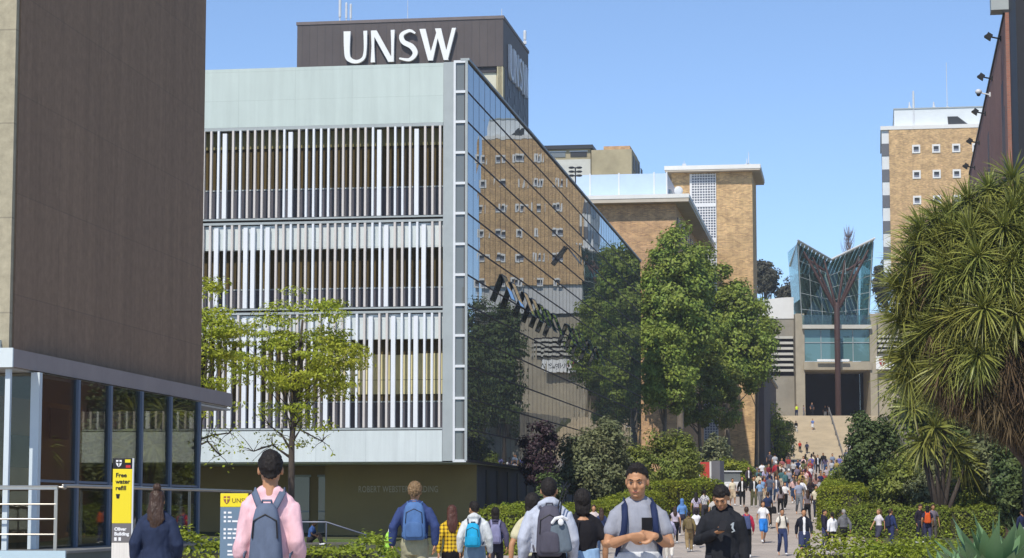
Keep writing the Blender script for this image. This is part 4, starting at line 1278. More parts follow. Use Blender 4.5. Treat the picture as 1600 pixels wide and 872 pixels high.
# sword-leaved plants -------------------------------------------------
def blades(seed, C, axis, n, L, w, spread=1.0, droop=.35, down=False, tw=.25):
    """rosette: n blades from C around axis; returns strips of quads (3 per blade)"""
    rng = np.random.default_rng(seed)
    axis = np.array(axis, float); axis /= np.linalg.norm(axis)
    h = np.array([0, 0, 1.0]) if abs(axis[2]) < .9 else np.array([1.0, 0, 0])
    e1 = np.cross(axis, h); e1 /= np.linalg.norm(e1); e2 = np.cross(axis, e1)
    out = []
    gold = 2.399963
    for k in range(n):
        u = (k + .5) / n
        th = (.10 + 1.62 * u ** .75) * spread + rng.normal(0, .09)
        ph = k * gold + rng.normal(0, .15)
        d = axis * math.cos(th) + (e1 * math.cos(ph) + e2 * math.sin(ph)) * math.sin(th)
        l = L * rng.uniform(.8, 1.1) * (.75 + .25 * math.sin(math.pi * min(1, u + .15)))
        side = np.cross(d, axis + .2 * rng.normal(size=3)); side /= (np.linalg.norm(side) + 1e-9)
        ps, ws = [], []
        for t in (0, .33, .66, 1.0):
            p = C + d * l * t + np.array([0, 0, -1.0]) * droop * l * (t ** 2) * (.35 + u)
            ps.append(p); ws.append(w * {0: .6, .33: 1.0, .66: .72, 1.0: .06}[t] * .5)
        for j in range(3):
            out.append([ps[j] - side * ws[j], ps[j] + side * ws[j], ps[j + 1] + side * ws[j + 1], ps[j + 1] - side * ws[j + 1]])
    return np.array(out)
def strips_mesh(name, Q, mats, mi=None):
    """Q (n,3,4,3) blades with shared joints, so that each blade is one island"""
    V = Q.reshape(-1, 3, 4, 3)
    n = V.shape[0]
    pts = np.concatenate([V[:, 0, :2], V[:, 0, 2:][:, ::-1], V[:, 1, 2:][:, ::-1], V[:, 2, 2:][:, ::-1]], 1)  # 8 verts
    base = (np.arange(n) * 8)[:, None]
    F = np.concatenate([base + np.array([[0, 1, 3, 2]]), base + np.array([[2, 3, 5, 4]]), base + np.array([[4, 5, 7, 6]])], 1).reshape(-1)
    me = bpy.data.meshes.new(name)
    me.vertices.add(n * 8); me.loops.add(n * 12); me.polygons.add(n * 3)
    me.vertices.foreach_set('co', pts.reshape(-1).astype(np.float32))
    me.loops.foreach_set('vertex_index', F.astype(np.int32))
    me.polygons.foreach_set('loop_start', np.arange(0, n * 12, 4, dtype=np.int32))
    me.polygons.foreach_set('loop_total', np.full(n * 3, 4, dtype=np.int32))
    for m in mats: me.materials.append(m)
    if mi is not None: me.polygons.foreach_set('material_index', np.repeat(mi, 3).astype(np.int32))
    me.update(); me.validate()
    return me
L_yucca = leaf_mat('yucca_blade', (.215, .225, .050), .12, .4, rough=.42)
L_dead = leaf_mat('dead_blade', (0.111, 0.075, 0.036), .1, .5, rough=.7)
def yucca(name, base, centres, n, L, w, label, seed, skirt=0, trunk=None, skirt_pts=None):
    o = empty(name, base, 0, label, 'yucca')
    Q = []
    tr = MB()
    for k, (c, ax) in enumerate(centres):
        Q.append(blades(seed + k, np.array(c), ax, n, L * RNG.uniform(.85, 1.12), w, 1.0 + (.12 if n > 61 else 0), .42))
        s = Vector(c) - Vector(ax) * .9
        if k % 7 == 0 or n < 61: tr.tube([trunk or (0, 0, 0), Vector(trunk or (0, 0, 0)).lerp(Vector(c), .45) + Vector((0, 0, .1)), Vector(c)], [.16, .11, .07], 6, dome=False)
    tr.build('trunk', M_barkd, o, True)
    link_mesh('leaf_crown', strips_mesh('leaf_crown', np.concatenate(Q), [L_yucca]), o)
    if skirt_pts:
        D = []
        for k, c in enumerate(skirt_pts):
            D.append(blades(seed + 500 + k, np.array(c), (RNG.normal(0, .15), RNG.normal(0, .15), -1), 34, L * .95, w * .75, .42, -.05))
        link_mesh('dead_leaf_skirt', strips_mesh('dead_leaf_skirt', np.concatenate(D), [L_dead]), o)
    return o
YY = 62.0
yb = Vector((WX(1640, YY), YY, gz(YY)))
cen = []
rg = np.random.default_rng(3)
CX, CZ = WX(1580, YY) - yb.x, WZ(500, YY) - yb.z
RX, RYd, RZ = 2.55, 2.4, 3.35
tries = 0
while len(cen) < 190 and tries < 9000:
    tries += 1
    d = rnd_dirs(rg, 1)[0]
    if d[1] > .5 or d[2] < -.5: continue
    if d[2] < -.12 and d[0] > -.45: continue
    q = rg.uniform(.66, 1.03)
    c = np.array([CX + d[0] * RX * q, d[1] * RYd * q, CZ + d[2] * RZ * q])
    if any(np.linalg.norm(c - np.array(e[0])) < .40 for e in cen): continue
    ax = np.array([d[0] * .8, d[1] * .75, d[2] * .5 + .75]); ax /= np.linalg.norm(ax)
    if d[2] < -.1: ax = np.array([d[0], d[1] * 1.0, .15]); ax /= np.linalg.norm(ax)
    cen.append((tuple(c), tuple(ax)))
for (px, py) in ((1412, 500), (1408, 452), (1416, 560), (1420, 590), (1446, 362), (1424, 478), (1428, 415), (1440, 385), (1432, 548), (1440, 505), (1466, 602), (1430, 445), (1590, 282), (1552, 300), (1492, 335), (1520, 318), (1470, 350)):
    cen.append(((WX(px, YY) - yb.x, -.3, WZ(py, YY) - yb.z), (-.55 if px < 1500 else -.1, -.35, .6 if py < 500 else .05)))
sk = []
for k in range(210):
    t = rg.uniform(0, 1)
    px = 1440 + 240 * t
    pyb = 590 + 150 * t ** .8
    sk.append((WX(px + rg.uniform(-10, 10), YY) - yb.x, rg.uniform(-1.5, 1.4), WZ(pyb - 30 - rg.uniform(0, 190), YY) - yb.z))
for k in range(230):
    t = rg.uniform(0, 1)
    px = 1455 + 200 * t
    py = 640 + 118 * t ** .7 - 52 - rg.uniform(0, 60 + 150 * t)
    sk.append((WX(px, YY) - yb.x, rg.uniform(-2.0, -1.0) * (1 - .5 * abs(t - .6)), WZ(py, YY) - yb.z))
yucca('giant_yucca', yb, cen, 112, 1.05, .046, 'giant yucca with a huge dome of sword leaves over a brown skirt of dead blades', 900, trunk=(0, 0, 2.2), skirt_pts=sk)
Y2 = 96
sb = Vector((WX(1470, 101.6), 101.6, gz(101.6)))
c2 = []
for (px, py, ax) in ((1428, 640, (-.5, -.4, .75)), (1462, 668, (.2, -.7, .3)), (1492, 700, (.6, -.6, .0)), (1445, 690, (-.3, -.8, -.1)), (1480, 640, (.3, -.2, .8)), (1510, 725, (.7, -.4, -.2))):
    c2.append(((WX(px, 101.2) - sb.x, -.5, WZ(py, 101.2) - sb.z), ax))
yucca('small_yucca', sb, c2, 60, 1.5, .10, 'small yucca with drooping pale rosettes above the bushes', 1700)
r3 = Vector((WX(1606, 96), 96, gz(96)))
yucca('small_yucca', r3, [((-.2, -.3, WZ(690, 96) - r3.z), (-.6, -.5, .3)), ((.2, -.2, WZ(735, 96) - r3.z), (-.7, -.5, -.1))], 50, 1.3, .09, 'yucca head poking in at the right edge, under the giant yucca', 1800)
# broad-leaved succulents in the near corner
L_agave = leaf_mat('agave_leaf', (.16, .27, .12), .1, .18, rough=.4)
def agave(px, Y, dz, n, L, w, seed, label):
    b = Bs(px, Y)
    rng = np.random.default_rng(seed)
    o = empty('agave', b, 0, label, 'agave', 'agaves at the near right corner')
    mb = MB()
    for k in range(n):
        u = (k + .5) / n
        th = .15 + 1.15 * u; ph = k * 2.39996
        d = Vector((math.sin(th) * math.cos(ph), math.sin(th) * math.sin(ph), math.cos(th)))
        s = d.cross(Vector((0, 0, 1)) if th > .3 else Vector((1, 0, 0))).normalized()
        nn = s.cross(d).normalized()
        l = L * rng.uniform(.85, 1.1)
        vs, fs = [], []
        prof = [(0, .45), (.18, .62), (.42, 1.0), (.65, .9), (.85, .5), (1.0, .03)]
        for t, q in prof:
            p = Vector((0, 0, dz)) + d * l * t - nn * (.18 * l * (t ** 2) * (u - .35)) * -1
            vs += [p - s * w * q / 2, p - nn * w * .12 * q * (1 if nn.z > 0 else -1), p + s * w * q / 2]
        for j in range(len(prof) - 1):
            fs += [(3 * j, 3 * j + 1, 3 * j + 4, 3 * j + 3), (3 * j + 1, 3 * j + 2, 3 * j + 5, 3 * j + 4)]
        mb.add(vs, fs)
    mb.build('leaf_rosette', L_agave, o, True)
    MB().tube([(0, 0, -.2), (0, 0, dz + .05)], [.06, .07], 8).build('stem', M_barkd, o, True)
agave(1548, 20.0, .82, 30, .64, .16, 5, 'largest pale green agave rosette at the bottom right corner')
agave(1482, 19.2, .68, 24, .50, .13, 6, 'smaller agave rosette left of the largest one')
agave(1605, 21.0, .84, 26, .58, .14, 7, 'agave rosette cut by the right edge')
agave(1512, 22.0, .76, 22, .48, .12, 8, 'agave rosette behind the largest one')
# ================================================================== signs near the camera
M_yellow = mat('sign_yellow', (.82, .66, .02), .5, .03, 1)
M_sgrey = mat('sign_grey', (.16, .15, .15), .6, .05, 1)
M_sblue = mat('sign_blue', (.145, .215, .29), .55, .05, 1)
M_sblk = mat('sign_black', (.012, .011, .012), .5, .05, 1)
M_swhite = mat('sign_panel_white', (.72, .68, .62), .6, .1, 6, stretch=(8, 1, .3))
M_txtw = mat('white_lettering', (.8, .8, .8), .6, .02, 1)
YT = 27.0
tb = Vector((WX(192, YT, 800), YT, gz(YT)))
tt = empty('water_totem', tb, R(4), 'yellow totem with a black cap pointing out the free water refill', 'sign')
hw_ = (WX(208.5, YT) - WX(176.5, YT)) / 2
zt_ = lambda py: WZ(py, YT) - tb.z
for (a, b, m, nm) in ((733, 716, M_sblk, 'cap_panel'), (818, 733, M_yellow, 'yellow_panel'), (848, 818, M_sgrey, 'grey_panel'), (905, 848, M_swhite, 'photo_panel')):
    bevel(MB().box(-hw_, hw_ - .016, -.045, .045, zt_(a) + (.002 if a < 900 else 0), zt_(b)).build(nm, m, tt), .004)
MB().box(-hw_ - .0, hw_, -.05, .05, -.05, zt_(905) - .003).box(hw_ - .014, hw_, -.048, .048, zt_(905), zt_(716)).build('post', M_whitealu, tt)
for s_, (y1, y0) in (('Free', (739, 747)), ('water', (749, 757)), ('refill', (758, 767))):
    text_mesh('panel_text', s_, .072, M_sblk, tt, (-hw_ + .035, -.0475, zt_(y0) + .01), depth=.001, bold=.002)
# a drop-in-a-cup mark
MB().prism([(-hw_ + .04, zt_(772)), (-hw_ + .09, zt_(772)), (-hw_ + .08, zt_(779)), (-hw_ + .05, zt_(779))], -.048, -.0455).build('cup_mark', M_sblk, tt)
text_mesh('panel_text', 'Oliver', .055, M_txtw, tt, (-hw_ + .03, -.0475, zt_(829)), depth=.001, bold=.0025)
text_mesh('panel_text', 'Building', .055, M_txtw, tt, (-hw_ + .03, -.0475, zt_(836.5)), depth=.001, bold=.0025)
for k in range(2):
    MB().box(-hw_ + .03 + k * .05, -hw_ + .06 + k * .05, -.0475, -.0455, zt_(845), zt_(839.5)).build('pictogram', M_txtw, tt)
crest(tt, -hw_ + .07, zt_(724.5), .085, -.0455, M_txtw, M_sblk)
MB().box(.02, .085, -.0475, -.0455, zt_(723), zt_(718)).build('flag_mark', M_yellow, tt)
MB().box(.03, .085, -.0475, -.0455, zt_(731), zt_(727)).build('flag_mark', mat('flag_red', (.55, .03, .03), .6, .02, 1), tt)
# directory board
YD = 25.0
db = Vector((WX(366, YD, 820), YD, gz(YD)))
dd = empty('directory_sign', db, R(3), 'blue directory board with a yellow header, half hidden by the pink shirt man', 'sign')
zd = lambda py: WZ(py, YD) - db.z
hwd = (WX(388, YD) - WX(345, YD)) / 2
bevel(MB().box(-hwd, hwd, -.05, .05, zd(792.5) + .002, zd(771)).build('header_panel', M_yellow, dd), .004)
bevel(MB().box(-hwd, hwd, -.048, .048, -.1, zd(792.5)).build('board', M_sblue, dd), .004)
crest(dd, -hwd + .07, zd(781.5), .085, -.0505, mat('crest_brown', (.30, .10, .06), .6, .05, 1), M_yellow)
text_mesh('header_text', 'UNSW', .070, mat('brown_ink', (.16, .09, .02), .6, .02, 1), dd, (-hwd + .125, -.0525, zd(785.5)), depth=.001)
rr = random.Random(4)
for py in (801, 808, 814.5, 827, 833.5, 840.5, 851, 861, 866.5, 878, 886):
    lx_ = MB()
    if py < 848: MB().box(-hwd + .04, -hwd + .065, -.0515, -.0485, zd(py) - .012, zd(py) + .012).build('bullet', M_txtw, dd)
    x = -hwd + .085
    while x < hwd - .08:
        w = rr.uniform(.03, .07)
        lx_.box(x, min(x + w, hwd - .02), -.0515, -.0485, zd(py) - .010, zd(py) + .010); x += w + .015
        if rr.random() < .25: break
    lx_.build('text_line', M_txtw, dd)
# red banner board
rb_ = W(1110, 757, 140)
bo = empty('banner_board', (rb_.x, 140, gz(140)), R(-28), 'red and grey upright banner board among the shrubs on the left of the mall', 'sign')
k = 140 / F_PX
zq = lambda py: WZ(py, 140) - gz(140)
MB().box(-16 * k, 0, -.1, .1, 0, zq(722)).build('red_panel', mat('banner_red', (.52, .06, .05), .6, .15, .8), bo)
MB().box(-19.5 * k, -16 * k - .003, -.12, .12, 0, zq(721)).build('edge_strip', M_whitealu, bo)
MB().box(.003, 3 * k, -.12, .12, 0, zq(721)).build('edge_strip', M_whitealu, bo)
MB().box(3 * k + .003, 17 * k, -.08, .6, 0, zq(720)).build('side_panel', mat('banner_grey', (.15, .15, .17), .7, .1, 1), bo)
# small service vehicle parked by the lime bush
vb = Vector((WX(1137, 158), 158, gz(158)))
ve = empty('service_cart', vb, R(15), 'small white service cart parked below the lime green bush', 'cart')
bevel(MB().prism([(-.75, .35), (.75, .35), (.75, .85), (.6, 1.0), (-.6, 1.0), (-.75, .85)], -1.3, 1.2).build('body', mat('cart_white', (.75, .75, .75), .35, .03, 1, coat=.5), ve), .05)
MB().prism([(-.68, 1.003), (.68, 1.003), (.6, 1.7), (-.6, 1.7)], -.9, .7).build('windscreen', M_glassC, ve)
MB().box(-.72, .72, -1.0, .9, 1.703, 1.78).build('canopy', M_whitealu, ve)
for sx_ in (-1, 1):
    for y in (-.85, .8):
        MB().tube([(sx_ * .62, y, .28), (sx_ * .74, y, .28)], .28, 12, up=(0, 0, 1)).build('wheel', M_sblk, ve)
    MB().ball((sx_ * .5, -1.31, .72), (.12, .04, .1), 8).build('headlight', M_txtw, ve)

# ================================================================== people
def remesh(mb, vox, name, smooth_it=3, fac=.5):
    me = mb.mesh(name)
    o = bpy.data.objects.new('tmp', me); COL.objects.link(o)
    m = o.modifiers.new('r', 'REMESH'); m.mode = 'VOXEL'; m.voxel_size = vox; m.use_smooth_shade = True
    s = o.modifiers.new('s', 'SMOOTH'); s.factor = fac; s.iterations = smooth_it
    bpy.context.view_layer.update()
    r = bpy.data.meshes.new_from_object(o.evaluated_get(bpy.context.evaluated_depsgraph_get()))
    bpy.data.objects.remove(o); bpy.data.meshes.remove(me)
    r.name = name
    r.materials.clear()
    r.polygons.foreach_set('use_smooth', [True] * len(r.polygons))
    return r
def crumple(me, amp, sc=(9, 9, 4), seed=0):
    n = len(me.vertices)
    co = np.empty(n * 3); me.vertices.foreach_get('co', co); co = co.reshape(-1, 3)
    no = np.empty(n * 3); me.vertex_normals.foreach_get('vector', no); no = no.reshape(-1, 3)
    d = np.array([noise.noise(Vector((c[0] * sc[0] + seed, c[1] * sc[1], c[2] * sc[2] + 3 * seed))) + .5 * noise.noise(Vector((c[0] * sc[0] * 2.3 + c[2] * 9, c[1] * sc[1] * 2 + seed, c[2] * sc[2] * 2.6))) for c in co])
    co += no * (d * amp)[:, None]
    me.vertices.foreach_set('co', co.reshape(-1)); me.update()
    return me
def cut(me, keep):
    bm = bmesh.new(); bm.from_mesh(me)
    bmesh.ops.delete(bm, geom=[v for v in bm.verts if not keep(v.co)], context='VERTS')
    bm.to_mesh(me); bm.free(); me.update()
    return me
STAND = dict(elL=(.245, .02, 1.14), wrL=(.255, -.05, .90), elR=(-.245, .02, 1.14), wrR=(-.255, -.05, .90),
             knL=(.10, -.02, .49), anL=(.105, .03, .085), knR=(-.10, -.02, .49), anR=(-.105, .03, .085), pitch=0, yaw=0, dz=0, lean=0, wide=1.0)
def pose(**k):
    d = dict(STAND); d.update(k); return d
POSES = {
 'stand': pose(),
 'walk1': pose(elL=(.235, .13, 1.17), wrL=(.245, .12, .93), elR=(-.235, -.10, 1.15), wrR=(-.225, -.24, .95), knL=(.10, -.19, .53), anL=(.10, -.20, .11), knR=(-.10, .03, .49), anR=(-.10, .36, .17)),
 'walk2': pose(elR=(-.235, .13, 1.17), wrR=(-.245, .12, .93), elL=(.235, -.10, 1.15), wrL=(.225, -.24, .95), knR=(-.10, -.19, .53), anR=(-.10, -.20, .11), knL=(.10, .03, .49), anL=(.10, .36, .17)),
 'step': pose(elL=(.24, .07, 1.15), wrL=(.25, .0, .91), elR=(-.24, -.02, 1.14), wrR=(-.24, -.12, .91), knL=(.10, -.09, .51), anL=(.10, -.03, .10), knR=(-.10, .02, .49), anR=(-.10, .14, .09)),
 'phone': pose(elL=(.235, -.02, 1.15), wrL=(.07, -.26, 1.19), elR=(-.24, .02, 1.14), wrR=(-.25, -.06, .9), knL=(.10, -.10, .51), anL=(.10, -.05, .10), knR=(-.10, .02, .49), anR=(-.10, .16, .10), pitch=R(24)),
 'arms': pose(elL=(.25, -.02, 1.17), wrL=(.10, -.22, 1.14), elR=(-.25, -.02, 1.17), wrR=(-.10, -.24, 1.16), knL=(.10, -.10, .51), anL=(.10, -.05, .10), knR=(-.10, .02, .49), anR=(-.10, .16, .10)),
 'sit': pose(elL=(.24, -.12, 1.17), wrL=(.12, -.34, 1.08), elR=(-.24, -.12, 1.17), wrR=(-.12, -.36, 1.10), knL=(.12, -.44, .50), anL=(.12, -.42, .085), knR=(-.12, -.44, .50), anR=(-.12, -.46, .085), dz=-.45, pitch=R(18), lean=R(10)),
}
def pv(P, p):   # upper-body point after leaning / sitting
    v = Vector(p)
    if P['lean']:
        v = Matrix.Translation((0, 0, .92)) @ Matrix.Rotation(P['lean'], 4, 'X') @ Matrix.Translation((0, 0, -.92)) @ v
    return v + Vector((0, 0, P['dz']))
def headM(P):
    q = (0, .012, 1.53)
    M = Matrix.Translation(q) @ Matrix.Rotation(P['yaw'], 4, 'Z') @ Matrix.Rotation(P['pitch'], 4, 'X') @ Matrix.Translation((0, -.012, -1.53))
    B = Matrix.Translation((0, 0, P['dz'])) @ Matrix.Translation((0, 0, .92)) @ Matrix.Rotation(P['lean'], 4, 'X') @ Matrix.Translation((0, 0, -.92))
    return B @ M
TORSO = [(.86, .150, .105), (.93, .168, .115), (1.02, .150, .105), (1.10, .142, .10), (1.20, .150, .108), (1.30, .165, .118), (1.37, .160, .105), (1.43, .105, .084), (1.47, .075, .07)]
def torso_tube(mb, P, grow, z0, z1, n=14, fem=False):
    pts, rad = [], []
    for (z, rx, ry) in TORSO:
        if z < z0 - .012 or z > z1 + 1e-6: continue
        w = P['wide']
        if fem: rx *= {.86: 1.04, .93: 1.05, 1.02: .96, 1.10: .86, 1.20: .88, 1.30: .92, 1.37: .90}.get(z, .9)
        belly = 1 + (w - 1) * 1.6
        pts.append(pv(P, (0, .0, z))); rad.append((rx * w + grow, ry * (belly if z < 1.25 else w) + grow))
    mb.tube(pts, rad, n, up=(0, 1, 0), dome=False)
def hand(mb, wr, d, nrm, side, curl=.35, fine=True, thumb_in=1):
    wr, d = Vector(wr), Vector(d).normalized()
    nrm = (Vector(nrm) - d * Vector(nrm).dot(d)).normalized()
    lat = d.cross(nrm).normalized() * side
    mb.tube([wr - d * .01, wr + d * .03, wr + d * .085], [(.027, .02), (.038, .017), (.040, .014)], 8, up=nrm, dome=True)
    if not fine:
        mb.tube([wr + d * .08, wr + d * .12 + nrm * .012, wr + d * .155 + nrm * .035], [(.036, .013), (.034, .012), (.026, .010)], 8, up=nrm)
        mb.tube([wr + d * .03 + lat * .03, wr + d * .07 + lat * .05 + nrm * .015], [.012, .010], 6)
        return
    for k, (o, L) in enumerate(((.030, .074), (.010, .084), (-.010, .078), (-.030, .060))):
        p = wr + d * (.085 - abs(o - .005) * .25) + lat * o
        dd = d.copy(); pts = [p - d * .02]
        c = curl * (1 + .15 * k)
        for s_, q in enumerate((.45, .32, .23)):
            pts.append(p.copy()) if s_ == 0 else None
            dd = (Matrix.Rotation(c, 3, d.cross(nrm)) @ dd)
            p = p + dd * L * q; pts.append(p.copy())
        mb.tube(pts, [.0095, .0098, .0092, .0085, .0072], 7)
    t0 = wr + d * .022 + lat * .026
    mb.tube([t0, t0 + lat * .026 + d * .022 + nrm * .008, t0 + lat * .036 + d * .048 + nrm * .018, t0 + lat * .030 + d * .070 + nrm * .024], [.014, .0125, .0105, .008], 7)
def body_prims(P, fem=False, fine=False, hands=None):
    mb = MB()
    torso_tube(mb, P, -.004, .86, 1.47, fem=fem)
    H = headM(P)
    mb.tube([pv(P, (0, .018, 1.43)), H @ Vector((0, .012, 1.53)), H @ Vector((0, .004, 1.585))], [.062, .054, .052], 10)
    for (c, r) in (((0, .012, 1.655), (.077, .099, .097)), ((0, -.030, 1.60), (.066, .068, .085)), ((0, -.048, 1.552), (.044, .044, .032))):
        mb.ball(c, r, 14, H)
    mb.tube([(0, -.094, 1.640), (0, -.113, 1.606)], [.009, .0145], 7, H)
    mb.ball((0, -.101, 1.602), (.019, .014, .010), 8, H)
    mb.tube([(-.042, -.086, 1.660), (0, -.096, 1.657), (.042, -.086, 1.660)], .011, 6, H)
    mb.tube([(-.020, -.090, 1.569), (0, -.097, 1.570), (.020, -.090, 1.569)], .0085, 6, H)
    mb.ball((0, -.084, 1.541), (.022, .018, .014), 8, H)
    for s in (-1, 1):
        mb.ball((s * .044, -.066, 1.606), (.024, .024, .024), 8, H)
        mb.ball((s * .079, .014, 1.622), (.011, .021, .033), 8, H)
    w = P['wide']
    for s, e, r_ in ((1, 'elL', 'wrL'), (-1, 'elR', 'wrR')):
        mb.tube([pv(P, (s * .03, .018, 1.485)), pv(P, (s * .14 * w, .008, 1.405))], .042, 8)
        sh = pv(P, (s * .168 * (1 if not fem else .9) * w, .0, 1.375)); el = pv(P, P[e]); wr = pv(P, P[r_])
        mb.tube([pv(P, (s * .10, 0, 1.385)), sh, sh.lerp(el, .45), el, el.lerp(wr, .28), wr], [(.05, .05), (.058, .056), .048, .039, .042, (.027, .024)] if not fem else [.045, .05, .041, .034, .036, (.024, .021)], 10)
        d = (wr - el).normalized()
        if hands and r_ in hands:
            hd, nn, cu = hands[r_]
            hand(mb, wr, hd or d, nn, s, cu, fine)
        else:
            hand(mb, wr, d, Vector((-s, -.1, 0)) if abs(d.z) > .6 else Vector((0, .3, -1)) if False else Vector((-s, 0, .2)), s, .3, fine)
    for s, kn, an in ((1, 'knL', 'anL'), (-1, 'knR', 'anR')):
        hp = Vector((s * .088, .0, .90 + P['dz'])); k_ = Vector(P[kn]); a_ = Vector(P[an])
        mb.tube([hp, hp.lerp(k_, .45), k_, k_.lerp(a_, .3) + Vector((0, .012, 0)), a_], [.088, .074, .053, .054, .036], 10)
        f = Vector((0, -1, -.05)) if a_.z < .12 else Vector((0, -.8, -.55))
        mb.tube([a_ - f * .03 - Vector((0, 0, .035)), a_ + f * .10 - Vector((0, 0, .045)), a_ + f * .17 - Vector((0, 0, .05))], [(.034, .04), (.04, .03), (.036, .022)], 8, up=(0, 0, 1))
    return mb
def top_prims(P, kind, fem=False, hem=.93, g=.0):
    """kind: tee, long, hoodie, jacket, rolled"""
    mb = MB()
    gr = {'tee': .014, 'long': .014, 'rolled': .022, 'hoodie': .030, 'jacket': .026, 'crop': .012, 'vest': .016}[kind] + g
    torso_tube(mb, P, gr, hem, 1.43, 16, fem)
    w = P['wide']
    mb.tube([pv(P, (0, .0, 1.42)), pv(P, (0, .012, 1.475))], [(.125 + gr * .5, .088 + gr * .6), (.068, .066)], 12, up=(0, 1, 0), dome=False)
    if kind == 'vest': return mb
    frac = {'tee': .50, 'crop': .45}.get(kind, 1)
    for s, e, r_ in ((1, 'elL', 'wrL'), (-1, 'elR', 'wrR')):
        mb.tube([pv(P, (s * .035, .018, 1.478)), pv(P, (s * .145 * w, .006, 1.400))], .043 + gr * .55, 10)
        sh = pv(P, (s * .168 * (1 if not fem else .9) * w, 0, 1.375)); el = pv(P, P[e]); wr = pv(P, P[r_])
        if frac < 1:
            mb.tube([pv(P, (s * .09, 0, 1.375)), sh, sh.lerp(el, frac)], [.055, .053 + gr * .5, .056 + gr * .6], 12)
        elif kind == 'rolled':
            mb.tube([pv(P, (s * .09, 0, 1.38)), sh, sh.lerp(el, .5), el, el.lerp(wr, .30), el.lerp(wr, .52)], [.06, .064, .064, .060, .066, .060], 12)
        else:
            mb.tube([pv(P, (s * .09, 0, 1.38)), sh, sh.lerp(el, .5), el, el.lerp(wr, .5), el.lerp(wr, .95)], [.06, .060 + gr * .55, .052 + gr * .7, .046 + gr * .7, .042 + gr * .65, .034 + gr * .5], 12)
    if kind == 'hoodie':
        pts = [pv(P, (.095 * math.cos(t), .025 - .0 + .095 * math.sin(t), 1.475 + .035 * math.sin(t))) for t in [R(a) for a in (-50, -10, 30, 60, 90, 120, 150, 190, 230)]]
        mb.tube(pts, [(.032, .032), .036, .043, .050, .054, .050, .043, .036, .032], 8)
        mb.tube([pv(P, (0, .10, 1.50)), pv(P, (0, .135, 1.40)), pv(P, (0, .13, 1.33))], [(.09, .04), (.085, .035), (.05, .02)], 10, up=(0, 1, 0))
        mb.tube([pv(P, (0, -.115 - gr, 1.16)), pv(P, (0, -.115 - gr, 1.03))], [(.10, .02), (.13, .022)], 8, up=(0, 1, 0))
    if kind == 'jacket':
        pts = [pv(P, (.082 * math.cos(t), .012 + .082 * math.sin(t), 1.475 + .012 * math.sin(t))) for t in [R(a) for a in (-40, 0, 45, 90, 135, 180, 220)]]
        mb.tube(pts, .024, 8)
    return mb
def bottom_prims(P, kind, fem=False, waist=1.02):
    mb = MB()
    g = {'slim': .008, 'jeans': .014, 'loose': .026, 'shorts': .026, 'skirt': .02}[kind]
    w = P['wide']
    z = P['dz']
    pts = [(0, 0, .80 + z), (0, 0, .86 + z), (0, 0, .93 + z), (0, 0, waist + z)]
    mb.tube(pts, [(.145 * w + g, .10 * w + g), (.162 * w + g, .112 * w + g), (.170 * w + g, .118 * w + g), (.150 * w + g, .105 * w + g)], 14, up=(0, 1, 0), dome=False)
    for s, kn, an in ((1, 'knL', 'anL'), (-1, 'knR', 'anR')):
        hp = Vector((s * .088, 0, .90 + z)); k_ = Vector(P[kn]); a_ = Vector(P[an])
        if kind in ('shorts', 'skirt'):
            mb.tube([hp, hp.lerp(k_, .5), hp.lerp(k_, .92)], [.092 + g, .084 + g, .080 + g], 12)
        else:
            mb.tube([hp, hp.lerp(k_, .45), k_, k_.lerp(a_, .35), a_.lerp(k_, .03)], [.090 + g * .6, .078 + g, .058 + g, .057 + g * 1.0, .040 + g * 1.3], 12)
    return mb
def shoe_prims(P, s):
    mb = MB()
    a_ = Vector(P['anL' if s > 0 else 'anR'])
    f = Vector((0, -1, 0)) if a_.z < .13 else Vector((0, -.82, -.57))
    up = Vector((0, 0, 1)) if a_.z < .13 else Vector((0, -.57, .82))
    b = a_ - up * .045
    mb.tube([b - f * .055, b - f * .03, b + f * .06, b + f * .15, b + f * .19], [(.030, .036), (.038, .046), (.045, .040), (.042, .028), (.026, .018)], 10, up=up)
    mb.tube([a_ + up * .015, b + up * .01], [.043, .042], 8)
    return mb
